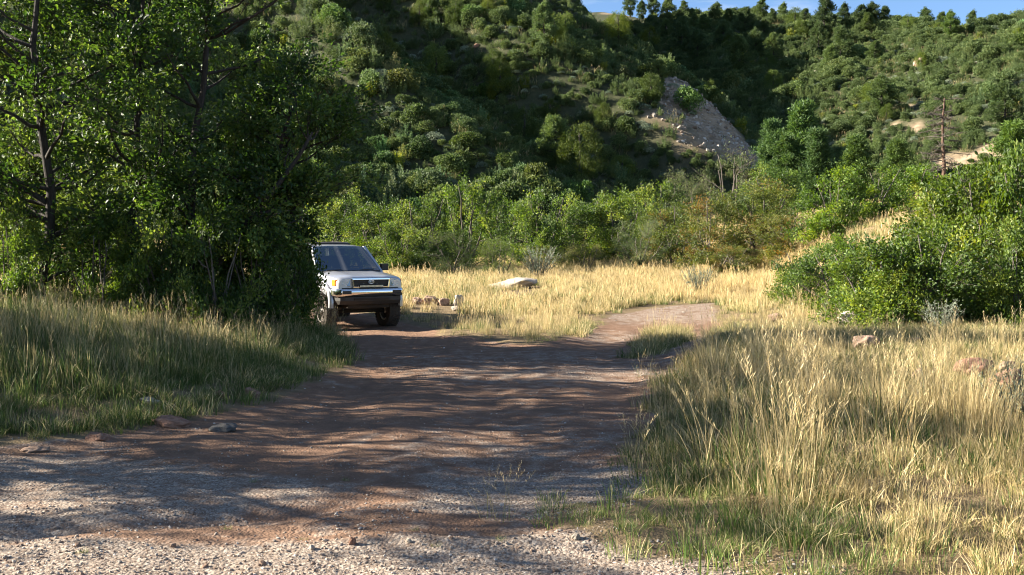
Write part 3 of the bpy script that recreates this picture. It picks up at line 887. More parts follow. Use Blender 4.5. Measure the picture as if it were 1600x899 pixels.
def plant(rng, stems, clumps, twigs, nleaf, lsize, shape='oak', limb_r=0.035, twig_r=0.005, spread=0.06, limb_sides=5, tint_by_clump=0.34, draw_twigs=True, bare=0.0):
    """stems: [(points, radii)]; clumps: rows of cx cy cz rx ry rz. Limbs run from the stems to every clump, twigs fill it, leaves sit along the twigs"""
    wood, crown = MB(), MB()
    SP = []; SR = []
    for P, R in stems:
        wood.tube(P, R, 8)
        # resample for attachment
        for k in range(len(P) - 1):
            for t in (0, .33, .66):
                SP.append(P[k] * (1 - t) + P[k + 1] * t); SR.append(R[k] * (1 - t) + R[k + 1] * t)
    SP = np.array(SP); SR = np.array(SR)
    LP, LA, LT = [], [], []
    for c in clumps:
        cc, cr = np.array(c[:3]), np.array(c[3:6])
        hd = np.hypot(SP[:, 0] - cc[0], SP[:, 1] - cc[1]); dz = cc[2] - SP[:, 2]
        cost = hd + np.abs(dz - 0.55 * hd) * 0.8 + np.where(dz < -0.1, 4.0, 0)
        k = int(np.argmin(cost)); a = SP[k]
        ln = np.linalg.norm(cc - a)
        ctrl = (a + cc) / 2 + np.array([0, 0, -0.10 * ln]) + rng.normal(0, 0.10 * ln, 3)
        n = 7
        L_ = bez(a, ctrl, cc, n) + rng.normal(0, 0.02 * ln, (n, 3)) * np.array([0, .6, 1, 1, 1, 1, .3])[:, None]
        r0 = min(SR[k] * 0.62, limb_r * (0.4 + 0.45 * ln))
        wood.tube(L_, np.linspace(r0, max(0.004, r0 * 0.25), n), limb_sides, False)
        ct = rng.normal(0, tint_by_clump)
        for q in range(twigs):
            t = rng.uniform(0.35, 1.0); i = t * (n - 1); i0 = int(min(i, n - 2)); s = L_[i0] * (1 - (i - i0)) + L_[i0 + 1] * (i - i0)
            d = rng.normal(size=3); d /= np.linalg.norm(d)
            e = cc + d * cr * rng.uniform(0.35, 1.0) ** 0.6
            tl = np.linalg.norm(e - s)
            T_ = bez(s, (s + e) / 2 + rng.normal(0, .12 * tl, 3) + np.array([0, 0, .08 * tl]), e, 5)
            if draw_twigs: wood.tube(T_, np.linspace(twig_r, twig_r * .35, 5), 3, False)
            if rng.uniform() < bare: continue
            u = rng.uniform(0.25, 1.03, nleaf)
            tt = np.clip(u, 0, 1)[:, None]
            ps = (1 - tt) ** 2 * T_[0] + 2 * tt * (1 - tt) * T_[2] + tt * tt * T_[4] + rng.normal(0, spread, (nleaf, 3))
            dr = (T_[4] - T_[1]); dr = dr / (np.linalg.norm(dr) + 1e-9)
            LP.append(ps); LA.append(np.repeat(dr[None], nleaf, 0)); LT.append(np.clip(rng.uniform(0, 1, nleaf) * 0.75 + 0.12 + ct, 0, 1))
    if LP:
        leaves(crown, rng, np.vstack(LP), np.vstack(LA), lsize, shape, 0.6, np.concatenate(LT))
    return wood, crown

def wobbly(rng, a, b, n, amp):
    t = np.linspace(0, 1, n)[:, None]
    P = np.array(a) * (1 - t) + np.array(b) * t
    w = np.cumsum(rng.normal(0, amp, (n, 3)), 0); w -= w[0]
    w -= t * w[-1]
    return P + w * np.array([1, 1, .3])

def oak_tree(seed, base, top, r0, crown_c, crown_r, nclump, twigs, nleaf, leaf=0.078, lean_stems=(), shell=0.45, low=0.0):
    """a Gambel oak with one main trunk; crown_c, crown_r are relative to the base"""
    rng = np.random.default_rng(seed)
    tr = wobbly(rng, (0, 0, -0.25), np.array(top), 10, 0.07)
    stems = [(tr, np.linspace(r0, r0 * 0.22, 10) * np.array([1.35, 1.08] + [1] * 8))]
    for (a, b, r) in lean_stems:
        stems.append((wobbly(rng, a, b, 8, 0.05), np.linspace(r, r * .3, 8)))
    cl = []
    for k in range(nclump):
        d = rng.normal(size=3); d /= np.linalg.norm(d)
        rr = rng.uniform(shell, 1.0) ** 0.7
        p = np.array(crown_c) + d * np.array(crown_r) * rr
        if p[2] < 0.5 + low: p[2] = 0.5 + low + rng.uniform(0, .6)
        s = rng.uniform(0.45, 0.85)
        cl.append((*p, s * 1.1, s * 1.1, s * 0.75))
    return plant(rng, stems, cl, twigs, nleaf, leaf)

def grove_tree(name, loc, wood, crown, label, group, color=(1, 1, 1), rz=0.0, sc=1.0, src=None):
    e = empty(name, loc, rz, sc)
    tag(e, label, 'tree', group)
    if src is None:
        w = wood.build('trunk', M['bark'], e, True); c = crown.build('crown', M['oak'], e, False, True)
    else:
        w = link('trunk', src[0].data, e); c = link('crown', src[1].data, e)
    c.color = (*color, 1)
    return w, c

G_OAK = 'oak trees of the grove on the left bank'
def at(x, y, dz=0.0):
    return (x, y, h1(x, y) + dz)
# left bank, in the picture
w, c = oak_tree(101, None, (0.15, 0.1, 6.6), 0.10, (0.0, 0, 3.7), (1.9, 1.7, 3.3), 38, 11, 31)
t1 = grove_tree('oak_tree', at(-7.75, 16.2), w, c, 'oak tree with a thick trunk at the left edge of the photo', G_OAK, (1.0, 1.12, 1.0))
w, c = oak_tree(102, None, (0.15, 0.3, 7.2), 0.08, (0.1, 0, 4.0), (1.5, 1.5, 3.5), 36, 11, 31)
t2 = grove_tree('oak_tree', at(-6.25, 16.4), w, c, 'slender straight oak, second trunk from the left edge of the grove', G_OAK, (1.08, 1.18, 1.02))
w, c = oak_tree(103, None, (0.35, 0.2, 7.4), 0.09, (0.75, 0, 4.1), (1.75, 1.5, 3.2), 42, 11, 31,
                lean_stems=[((0.05, 0, .5), (2.1, -.3, 3.2), .075)])
t3 = grove_tree('oak_tree', at(-5.35, 16.6), w, c, 'tall forked oak whose leaning limb reaches right above the car', G_OAK, (.98, 1.1, 1.0))
w, c = oak_tree(104, None, (1.15, 0.1, 4.4), 0.09, (0.9, 0, 3.3), (1.35, 1.3, 1.6), 30, 14, 34, lean_stems=[((0, 0, .2), (-.5, .3, 2.8), .05)])
t4 = grove_tree('oak_tree', at(-4.8, 17.4), w, c, 'leaning oak at the right end of the grove with round crown over the bank', G_OAK, (.96, 1.08, .98))
grove_tree('oak_tree', at(-8.5, 18.8), None, None, 'oak tree behind the thick trunk at the far left', G_OAK, (1.15, 1.15, 1.0), 2.0, 1.0, t2)
# the grove goes on to the left of the picture, where its shade on the road comes from
G_OFF = 'oak trees of the grove standing left of the frame'
w, c = oak_tree(105, None, (0.2, 0.1, 7.0), 0.11, (0.0, 0, 4.6), (1.8, 1.8, 2.6), 27, 11, 26, low=1.2)
t5 = grove_tree('oak_tree', at(-9.3, 7.9), w, c, 'oak tree of the grove standing left of the frame', G_OFF, (1, 1, 1))
for (x, y, src, rz, s) in ((-12.6, 7.9, t5, 1.2, 0.95), (-8.9, 10.4, t5, 2.6, 1.0), (-13.4, 9.9, t1, 4.0, 1.15), (-10.2, 11.6, t1, 5.0, .95), (-10.0, 14.0, t1, 2.2, 1.0), (-9.8, 18.2, t2, 1.2, 1.0), (-12.8, 12.6, t5, 0.5, 1.1)):
    grove_tree('oak_tree', at(x, y), None, None, 'oak tree of the grove standing left of the frame', G_OFF, (1, 1, 1), rz, s, src)

# ---- oak bushes
def oak_bush(seed, h, rx, nclump, twigs, nleaf, leaf, nst=5, shape='oak', spread=.06, mb_twigs=True, flat_base=0.1, bare=0.0, lump=(.28, .5)):
    rng = np.random.default_rng(seed)
    stems = []
    for k in range(nst):
        a = 2 * pi * k / nst + rng.uniform(-.4, .4); r = rx * rng.uniform(.2, .75)
        stems.append((wobbly(rng, (rng.normal(0, .12), rng.normal(0, .12), -.2), (r * cos(a), r * sin(a), h * rng.uniform(.55, .85)), 7, .035 * h / 2), np.linspace(.028, .010, 7) * h / 2))
    cl = []
    for k in range(nclump):
        d = rng.normal(size=3); d /= np.linalg.norm(d)
        rr = rng.uniform(.35, 1.0) ** .6
        wz = rng.uniform(.75, 1.1)
        p = np.array([d[0] * rx * rr * wz, d[1] * rx * rr * wz, h * (.48 + .46 * d[2] * rr)])
        p[2] = max(p[2], h * flat_base)
        if k % 4 == 0:
            a = rng.uniform(0, 2 * pi); q = rx * rng.uniform(.45, .95)
            p = np.array([q * cos(a), q * sin(a), h * rng.uniform(.06, .24)])
        s = rng.uniform(*lump) * h / 2.2
        cl.append((*p, s, s, s * .8))
    return plant(rng, stems, cl, twigs, nleaf, leaf, shape, spread=spread * h / 2.2, draw_twigs=mb_twigs, bare=bare)

BUSH = {}
def bush_kind(key, mat, nvar, **kw):
    BUSH[key] = []
    for k in range(nvar):
        w, c = oak_bush(300 + 17 * len(BUSH) + k, **kw)
        cv = np.vstack(c.V)
        BUSH[key].append((w.mesh('stems', M['twig'], True), c.mesh('foliage', M[mat], False, True), float(np.percentile(cv[:, 2], 99.3)), float(np.percentile(np.hypot(cv[:, 0], cv[:, 1]), 95))))
bush_kind('near', 'oak', 3, h=2.4, rx=1.15, nclump=30, twigs=11, nleaf=33, leaf=.07)
bush_kind('mid', 'oak', 4, h=3.6, rx=1.9, nclump=44, twigs=11, nleaf=26, leaf=.088, spread=.05, lump=(.26, .46))
bush_kind('olive', 'olive', 3, h=3.6, rx=1.9, nclump=44, twigs=11, nleaf=25, leaf=.084, spread=.05, lump=(.26, .46))
bush_kind('grey', 'scrub', 3, h=2.6, rx=1.4, nclump=36, twigs=11, nleaf=26, leaf=.070, shape='long', spread=.06)
bush_kind('twiggy', 'scrub', 2, h=3.2, rx=1.7, nclump=30, twigs=10, nleaf=8, leaf=.08, bare=.5)
bush_kind('broad', 'oak', 3, h=2.6, rx=1.6, nclump=42, twigs=12, nleaf=28, leaf=.078, spread=.06, flat_base=.08)

bush_n = [0]
def bush(kind, u, depth, vtop, wpx, label, group, color=(1, 1, 1), name='oak_bush', cat='bush', dx=0.0):
    """u, vtop, wpx: where the photograph shows it; depth: how far it stands along the view"""
    x = (u - 800) / FPX * depth + dx; y = depth
    zb = h1(x, y)
    ztop = CAM_Z + (395.2 - vtop) / FPX * depth
    h = max(ztop - zb, 0.5)
    bush_n[0] += 1
    var = BUSH[kind][bush_n[0] % len(BUSH[kind])]
    sz = h / var[2]; sx = (wpx / FPX * depth / 2) / var[3]
    e = empty(name, (x, y, zb), 2.399 * bush_n[0], (sx, sx, sz))
    tag(e, label, cat, group)
    link('stems', var[0], e)
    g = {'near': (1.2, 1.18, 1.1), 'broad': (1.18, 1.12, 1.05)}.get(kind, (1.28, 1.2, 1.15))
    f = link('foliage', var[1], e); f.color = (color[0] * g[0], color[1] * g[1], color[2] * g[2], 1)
    return e

G1 = 'leafy bushes under the grove on the left bank'
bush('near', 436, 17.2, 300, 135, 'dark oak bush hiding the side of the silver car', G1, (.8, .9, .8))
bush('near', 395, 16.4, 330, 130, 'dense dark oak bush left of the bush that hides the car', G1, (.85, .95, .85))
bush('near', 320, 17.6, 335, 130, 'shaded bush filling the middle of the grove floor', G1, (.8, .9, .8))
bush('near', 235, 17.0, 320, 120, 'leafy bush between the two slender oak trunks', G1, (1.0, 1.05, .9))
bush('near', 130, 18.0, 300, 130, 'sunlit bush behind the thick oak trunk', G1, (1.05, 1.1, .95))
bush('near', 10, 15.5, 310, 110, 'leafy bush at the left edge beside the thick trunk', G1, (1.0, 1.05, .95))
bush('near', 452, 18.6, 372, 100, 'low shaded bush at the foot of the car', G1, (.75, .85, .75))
bush('near', 338, 22.6, 372, 130, 'unseen bush added to shade the flank of the silver car', G1, (.8, .9, .8))  # added behind the grove, out of view, to keep sun off the car's flank
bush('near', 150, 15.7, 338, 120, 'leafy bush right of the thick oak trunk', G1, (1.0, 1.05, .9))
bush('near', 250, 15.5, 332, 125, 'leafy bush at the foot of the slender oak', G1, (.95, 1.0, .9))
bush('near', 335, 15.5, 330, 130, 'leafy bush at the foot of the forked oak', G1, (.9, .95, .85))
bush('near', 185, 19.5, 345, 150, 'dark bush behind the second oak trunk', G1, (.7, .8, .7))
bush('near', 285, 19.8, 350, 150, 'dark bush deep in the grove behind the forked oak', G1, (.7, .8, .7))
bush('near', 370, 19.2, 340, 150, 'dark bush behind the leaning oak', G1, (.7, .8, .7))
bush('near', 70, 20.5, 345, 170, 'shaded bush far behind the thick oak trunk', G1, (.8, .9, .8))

G2 = 'row of oak bushes behind the meadow'
row = [
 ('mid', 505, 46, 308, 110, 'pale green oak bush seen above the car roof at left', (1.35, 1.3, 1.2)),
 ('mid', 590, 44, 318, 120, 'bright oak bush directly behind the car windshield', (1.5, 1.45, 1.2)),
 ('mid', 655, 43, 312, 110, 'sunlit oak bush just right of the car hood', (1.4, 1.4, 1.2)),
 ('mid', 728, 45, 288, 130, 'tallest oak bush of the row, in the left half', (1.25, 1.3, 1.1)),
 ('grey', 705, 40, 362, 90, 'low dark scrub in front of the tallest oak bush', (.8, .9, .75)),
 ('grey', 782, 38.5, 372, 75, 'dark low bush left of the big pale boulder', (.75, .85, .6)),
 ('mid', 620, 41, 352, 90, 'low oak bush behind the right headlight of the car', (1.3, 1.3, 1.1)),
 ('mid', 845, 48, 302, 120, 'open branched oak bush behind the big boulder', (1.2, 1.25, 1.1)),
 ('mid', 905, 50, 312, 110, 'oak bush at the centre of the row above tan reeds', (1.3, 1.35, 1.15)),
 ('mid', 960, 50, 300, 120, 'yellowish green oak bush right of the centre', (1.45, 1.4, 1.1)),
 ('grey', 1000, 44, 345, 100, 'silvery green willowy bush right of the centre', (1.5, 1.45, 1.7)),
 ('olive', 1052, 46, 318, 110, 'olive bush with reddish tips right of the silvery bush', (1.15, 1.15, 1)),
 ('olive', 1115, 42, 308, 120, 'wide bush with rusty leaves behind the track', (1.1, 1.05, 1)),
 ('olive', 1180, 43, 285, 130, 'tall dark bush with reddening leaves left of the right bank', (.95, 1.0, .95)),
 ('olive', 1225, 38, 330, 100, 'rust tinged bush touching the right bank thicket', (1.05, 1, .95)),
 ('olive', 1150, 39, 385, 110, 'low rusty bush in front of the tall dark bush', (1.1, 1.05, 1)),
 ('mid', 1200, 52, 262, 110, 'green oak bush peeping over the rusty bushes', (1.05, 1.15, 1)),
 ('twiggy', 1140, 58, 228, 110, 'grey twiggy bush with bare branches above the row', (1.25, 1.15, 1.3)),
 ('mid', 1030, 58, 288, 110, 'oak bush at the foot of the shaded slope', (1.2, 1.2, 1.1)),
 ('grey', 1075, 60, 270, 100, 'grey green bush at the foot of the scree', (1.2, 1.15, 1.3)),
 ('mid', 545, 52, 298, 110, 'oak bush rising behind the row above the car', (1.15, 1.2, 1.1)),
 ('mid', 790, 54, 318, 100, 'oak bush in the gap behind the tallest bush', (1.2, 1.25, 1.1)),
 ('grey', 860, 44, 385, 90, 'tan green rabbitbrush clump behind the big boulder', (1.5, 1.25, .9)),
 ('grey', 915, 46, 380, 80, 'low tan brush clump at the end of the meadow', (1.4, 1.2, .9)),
]
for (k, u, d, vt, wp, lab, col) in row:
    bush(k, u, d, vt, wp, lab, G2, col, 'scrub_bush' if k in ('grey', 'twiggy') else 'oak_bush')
G3 = 'oak thicket on the right bank'
for (k, u, d, vt, wp, lab, col) in [
 ('broad', 1268, 25.5, 388, 120, 'leftmost glossy oak bush of the right thicket', (1.0, 1.1, .95)),
 ('broad', 1325, 23.5, 382, 150, 'glossy oak bush second from the left in the right thicket', (1.05, 1.15, .95)),
 ('broad', 1385, 19.4, 378, 180, 'oak bush above the grey boulder in the right thicket', (1.1, 1.15, .95)),
 ('broad', 1455, 19.2, 355, 190, 'broad oak bush in the middle of the right thicket', (1.2, 1.2, .95)),
 ('broad', 1500, 22.8, 305, 200, 'tall oak bush with yellowing leaves in the right thicket', (1.5, 1.35, .9)),
 ('broad', 1570, 22.0, 255, 210, 'tallest oak bush near the right edge of the photo', (1.35, 1.3, .95)),
 ('broad', 1640, 20.8, 235, 200, 'oak bush cut by the right edge of the photo', (1.25, 1.25, .95)),
 ('broad', 1530, 19.4, 405, 150, 'low oak bush among dry grass near the right edge', (1.1, 1.1, .95)),
 ('broad', 1600, 20.5, 375, 90, 'low yellow bush at the right edge of the photo', (2.2, 1.7, .8)),
 ('broad', 1345, 26.0, 372, 150, 'oak bush behind the second bush of the right thicket', (1.1, 1.2, .95)),
 ('broad', 1415, 23.5, 345, 150, 'oak bush behind the grey boulder in the right thicket', (1.15, 1.2, .95)),
 ('broad', 1535, 21.0, 335, 180, 'oak bush below the tallest one near the right edge', (1.3, 1.25, .95)),
 ('broad', 1590, 18.6, 350, 140, 'front oak bush at the right edge above the red slab', (1.2, 1.2, .95)),
 ('broad', 1480, 29.0, 285, 150, 'yellowing oak bush behind the tall one in the thicket', (1.5, 1.4, .95)),
 ('broad', 1535, 27.0, 262, 170, 'sunlit oak bush left of the tallest in the thicket', (1.5, 1.4, .95)),
 ('broad', 1300, 36.0, 270, 120, 'bright green oak bush left of the dead pine', (1.35, 1.45, 1)),
 ('broad', 1365, 37.0, 262, 130, 'bright green bush on the bank above the tan grass', (1.4, 1.5, 1)),
 ('broad', 1430, 37.5, 264, 120, 'bright bush at the foot of the dead pine', (1.35, 1.45, 1)),
]:
    bush(k, u, d, vt, wp, lab, G3, col)

# ---- sagebrush
def sage_mesh(seed, h=0.55, n=46, leaf=.045, nl=26):
    rng = np.random.default_rng(seed)
    w, c = MB(), MB()
    P, A = [], []
    for k in range(n):
        a = rng.uniform(0, 2 * pi); ln = rng.uniform(.15, .75); hh = h * rng.uniform(.6, 1.1)
        e = np.array([cos(a) * ln * h, sin(a) * ln * h, hh])
        T_ = bez(np.array([rng.normal(0, .03), rng.normal(0, .03), -.05]), e * np.array([.5, .5, .35]), e, 6)
        w.tube(T_, np.linspace(.006, .002, 6), 3, False)
        t = rng.uniform(.35, 1.02, nl)[:, None]; tt = np.clip(t, 0, 1)
        ps = (1 - tt) ** 2 * T_[0] + 2 * tt * (1 - tt) * (e * np.array([.5, .5, .35])) + tt * tt * T_[5] + rng.normal(0, .008, (nl, 3))
        P.append(ps); A.append(np.repeat(((T_[5] - T_[3]) / np.linalg.norm(T_[5] - T_[3]))[None], nl, 0))
    leaves(c, rng, np.vstack(P), np.vstack(A), leaf, 'long', .3)
    return w.mesh('stems', M['twig'], True), c.mesh('foliage', M['sage'], False, True)
SAGE = [sage_mesh(701), sage_mesh(702)]
for i, (u, v, s, lab) in enumerate([
  (1592, 668, 1.0, 'blue grey sagebrush at the right edge among dry grass'),
  (843, 436, 2.2, 'pale round sagebrush behind the big boulder'),
  (1092, 462, 1.6, 'pale sagebrush at the end of the track'),
  (1470, 520, 1.0, 'grey sagebrush in front of the right thicket')]):
    p = on_land(u, v, 4, 70)
    e = empty('sagebrush', p, 1.3 * i, s); tag(e, lab, 'sagebrush', 'sagebrush clumps in the meadow')
    link('stems', SAGE[i % 2][0], e); link('foliage', SAGE[i % 2][1], e)

# ------------------------------------------------------------------ hillside plants
def shrub_mesh(seed, kind):
    rng = np.random.default_rng(seed)
    mb = MB(); P, A, O = [], [], []
    if kind == 'oak':                       # rounded, lumpy, radius 1
        for k in range(9):
            a = rng.uniform(0, 2 * pi); r = rng.uniform(0, .62); c = np.array([r * cos(a), r * sin(a), rng.uniform(.35, .85)])
            s = rng.uniform(.32, .5)
            n = 300
            d = rng.normal(size=(n, 3)); d /= np.linalg.norm(d, axis=1)[:, None]
            d[:, 2] = np.abs(d[:, 2]) * np.where(rng.uniform(size=n) < .25, -1, 1)
            P.append(c + d * s * rng.uniform(.7, 1.05, n)[:, None]); A.append(d + [0, 0, .5]); O.append(d)
        mat, leaf, shp = 'scrub', .10, 'wide'
    elif kind == 'upright':                 # mahogany: many upright plumes
        for k in range(26):
            a = rng.uniform(0, 2 * pi); r = rng.uniform(.05, .75); h = rng.uniform(.7, 1.35) * (1.15 - .5 * r)
            b = np.array([r * .55 * cos(a), r * .55 * sin(a), 0]); e = np.array([r * cos(a), r * sin(a), h])
            n = 62; t = rng.uniform(.2, 1, n)[:, None]
            P.append(b * (1 - t) + e * t + rng.normal(0, .07, (n, 3)) * (1.15 - t)); A.append(np.repeat((e - b)[None], n, 0)); O.append(rng.normal(0, .5, (n, 3)))
        mat, leaf, shp = 'scrub', .12, 'long2'
    elif kind == 'sage':
        n = 1100
        d = rng.normal(size=(n, 3)); d /= np.linalg.norm(d, axis=1)[:, None]; d[:, 2] = np.abs(d[:, 2])
        bumps = 1 + .28 * fbm(d[:, 0] * 3 + seed, d[:, 1] * 3, 3, 7)
        P.append(d * np.array([.9, .9, .8]) * (bumps * rng.uniform(.75, 1.02, n))[:, None]); A.append(d + [0, 0, .8]); O.append(d)
        mat, leaf, shp = 'sage', .10, 'wide'
    elif kind == 'yellow':
        for k in range(16):
            a = rng.uniform(0, 2 * pi); r = rng.uniform(.1, .6); h = rng.uniform(.8, 1.5)
            b = np.array([r * .5 * cos(a), r * .5 * sin(a), 0]); e = np.array([r * cos(a), r * sin(a), h])
            n = 70; t = rng.uniform(.15, 1, n)[:, None]
            P.append(b * (1 - t) + e * t + rng.normal(0, .09, (n, 3))); A.append(np.repeat((e - b)[None], n, 0)); O.append(rng.normal(0, .4, (n, 3)))
        mat, leaf, shp = 'yellow', .13, 'wide'
    P = np.vstack(P); A = np.vstack(A); O = np.vstack(O)
    A = A / (np.linalg.norm(A, axis=1)[:, None] + 1e-9)
    P[:, 2] = np.maximum(P[:, 2], -.1)
    leaves(mb, rng, P, A, leaf, 'long' if shp == 'long2' else 'wide', .5, None, O * .9)
    return mb.mesh(kind + '_shrub', M[mat], False, True)

SHRUB = {k: [shrub_mesh(800 + 31 * j + i, k) for i in range(n)] for j, (k, n) in enumerate((('oak', 5), ('upright', 4), ('sage', 3), ('yellow', 2)))}

def sees(x, y, z):
    """how many points of the land stand between the camera and the point"""
    t = np.linspace(.3, .985, 70)[:, None]
    hz = H(x[None] * t, y[None] * t, False)
    lz = CAM_Z + (z - CAM_Z)[None] * t
    return ~np.any(hz > lz, axis=0)

def hill_plants():
    rng = np.random.default_rng(77)
    gx, gy = np.meshgrid(np.arange(-68, 116, .98), np.arange(54, 232, .98))
    x = (gx + rng.uniform(-.6, .6, gx.shape)).ravel(); y = (gy + rng.uniform(-.6, .6, gx.shape)).ravel()
    ok = (np.abs(x) < .60 * y + 6) & (hill_amount(x, y) > .55)
    x, y = x[ok], y[ok]
    ba = bare_amount(x, y)
    ok = ba < .25 + .75 * (rng.uniform(size=len(x)) < .16)
    x, y = x[ok], y[ok]
    ba = bare_amount(x, y)
    left = hill_left(x, y) >= hill_right(x, y)
    n = len(x); r = rng.uniform(size=n); cl = fbm(x / 8, y / 8, 3, 83)
    # kinds: 0 oak, 1 upright mahogany, 2 sage, 3 yellow
    k = np.where(r < np.where(left, .36, .50) + .4 * cl, 0, np.where(r < .86, 1, np.where(r < .975, 2, 3)))
    s = np.select([k == 0, k == 1, k == 2, k == 3], [.62 + .75 * rng.uniform(size=n) ** 1.6, .58 + .6 * rng.uniform(size=n) ** 1.6, rng.uniform(.40, .70, n), rng.uniform(.5, .95, n)])
    s = s * np.where(ba > .25, .45, 1.0) * np.clip(1.03 + .7 * fbm(x / 5, y / 5, 2, 87), .68, 1.75)
    gap = rng.uniform(size=n) < np.where(left, .05, .24)
    x, y, k, s, left = x[~gap], y[~gap], k[~gap], s[~gap], left[~gap]
    z = H(x, y, False)
    vis = sees(x, y, z + s * 1.0) & (np.abs(x) < .522 * y) & ((CAM_Z + .258 * y) > z)
    return x, y, z, k, s, left, vis, rng
hx, hy, hz, hk, hs, hleft, hvis, hr = hill_plants()
KN = ['oak', 'upright', 'sage', 'yellow']
def tint_for(k, r, left):
    if k == 0: b = np.array([1.08, 1.12, 1.05]) * r.uniform(.7, 1.3) * (1.0 if left else 1.12); b = b * np.array([1 + r.normal(0, .12), 1, 1 + r.normal(0, .12)])
    elif k == 1: b = np.array([1.45, 1.38, 1.45]) * r.uniform(.75, 1.3); b = b * np.array([1 + r.normal(0, .15), 1, 1 + r.normal(0, .2)])
    elif k == 2: b = np.array([.9, .95, .92]) * r.uniform(.7, 1.1)
    else: b = np.array([.75, .85, .8]) * r.uniform(.8, 1.2)
    return np.clip(b, .2, 2)
SH_LOOK = {0: 'rounded %sgreen oak shrub', 1: 'upright %sgrey green plumed shrub', 2: 'small %ssilvery sage mound', 3: '%syellow green leafy shrub'}
MARKS = {True: [], False: []}
for lf, u, v, txt in ((True, 520, 40, 'high on the left hill above the grove'), (True, 640, 60, 'near the pale juniper high on the left hill'), (True, 775, 20, 'below the reddish outcrop at the top edge'),
                      (True, 860, 80, 'around the broad pinyon on the left hill'), (True, 600, 200, 'on the dark slope right of the grove crown'), (True, 700, 180, 'on the dark middle of the left slope'),
                      (True, 780, 150, 'around the yellow green juniper on the left hill'), (True, 900, 170, 'on the lit rib left of the scree'), (True, 650, 280, 'low on the dark slope above the tallest bush'),
                      (True, 800, 270, 'low on the dark slope above the big boulder'), (True, 900, 260, 'around the large olive juniper low on the slope'), (True, 1000, 120, 'at the head of the scree'),
                      (True, 1010, 220, 'just left of the scree'), (True, 1090, 200, 'growing on the pale scree'), (True, 1050, 260, 'below the scree'), (True, 560, 290, 'low on the slope above the car'),
                      (False, 1090, 90, 'in the dark head of the gully'), (False, 1170, 160, 'in the shaded gully'), (False, 1180, 80, 'below the skyline left of the tallest skyline pine'), (False, 1270, 100, 'around the pale boulder among pines'),
                      (False, 1280, 170, 'above the largest ponderosa'), (False, 1350, 100, 'in the middle of the right hill'), (False, 1400, 60, 'near the round pink boulder on the hilltop'), (False, 1420, 180, 'beside the bare soil on the right hill'),
                      (False, 1490, 90, 'below the large pink boulder'), (False, 1560, 70, 'near the right end of the skyline'), (False, 1540, 160, 'on the right hill above the thicket'), (False, 1380, 230, 'low on the right hill left of the snag'), (False, 1530, 220, 'low on the right hill beyond the snag')):
    p = on_land(u, v, 58)
    if p is not None: MARKS[lf].append((p[0], p[1], txt))
def shrub_label(k, lf, x, y, c):
    m = min(MARKS[lf], key=lambda q: (q[0] - x) ** 2 + (q[1] - y) ** 2)
    lum = c[1] / {0: 1.15, 1: 1.41, 2: .86, 3: .85}[k]
    return SH_LOOK[k] % ('darker ' if lum < .9 else 'paler ' if lum > 1.08 else '') + ' ' + m[2]
SH_GROUP = {0: 'oak shrubs', 1: 'plumed shrubs', 2: 'sage mounds', 3: 'yellow green shrubs'}
SH_NAME = {0: 'oak_shrub', 1: 'mahogany_shrub', 2: 'sage_shrub', 3: 'leafy_shrub'}
single = np.zeros(len(hx), bool)
for k in range(4):
    idx = np.nonzero((hk == k) & hvis)[0]
    idx = idx[np.argsort(-(hs[idx] / hy[idx]))][:300]
    single[idx] = True
for i in np.nonzero(single)[0]:
    k = int(hk[i]); me = SHRUB[KN[k]][int(hr.integers(len(SHRUB[KN[k]])))]
    o = bpy.data.objects.new(SH_NAME[k], me); COL.objects.link(o)
    o.location = (hx[i], hy[i], hz[i] - .08 * hs[i]); o.rotation_euler = (hr.normal(0, .05), hr.normal(0, .05), hr.uniform(0, 2 * pi))
    o.scale = (hs[i] * hr.uniform(.9, 1.15), hs[i] * hr.uniform(.9, 1.15), hs[i] * hr.uniform(.8, 1.2))
    o.color = (*tint_for(k, hr, hleft[i]), 1)
    o['label'] = shrub_label(k, bool(hleft[i]), hx[i], hy[i], o.color); o['category'] = 'shrub'
    o['group'] = SH_GROUP[k] + (' on the left hillside' if hleft[i] else ' on the right hillside')
# the rest of the brush, too many and too small to tell apart, and the low growth between
def low_brush():
    rng = np.random.default_rng(78)
    gx, gy = np.meshgrid(np.arange(-60, 108, .82), np.arange(56, 220, .82))
    x = (gx + rng.uniform(-.45, .45, gx.shape)).ravel(); y = (gy + rng.uniform(-.45, .45, gx.shape)).ravel()
    ok = (np.abs(x) < .56 * y + 3) & (hill_amount(x, y) > .5)
    x, y = x[ok], y[ok]
    ok = bare_amount(x, y) < .3; x, y = x[ok], y[ok]
    left = hill_left(x, y) >= hill_right(x, y)
    ok = rng.uniform(size=len(x)) < np.where(left, .92, .5); x, y, left = x[ok], y[ok], left[ok]
    n = len(x)
    return x, y, H(x, y, False), rng.choice([0, 1, 1, 2], n, p=[.4, .3, .2, .1]), rng.uniform(.28, .56, n), left
lx, ly, lz, lk, ls, ll = low_brush()
hx, hy, hz, hk, hs = [np.concatenate(q) for q in ((hx, lx), (hy, ly), (hz, lz), (hk, lk), (hs, ls))]
single = np.concatenate([single, np.zeros(len(lx), bool)])
rest = np.nonzero(~single)[0]
prs = []; voff = {}
for k in range(4):
    voff[k] = len(prs)
    for me in SHRUB[KN[k]]: prs.append(proto('brush', me))
nv = {k: len(SHRUB[KN[k]]) for k in range(4)}
rv = np.array([voff[int(hk[i])] + int(hr.integers(nv[int(hk[i])])) for i in rest])
nr_ = len(rest)
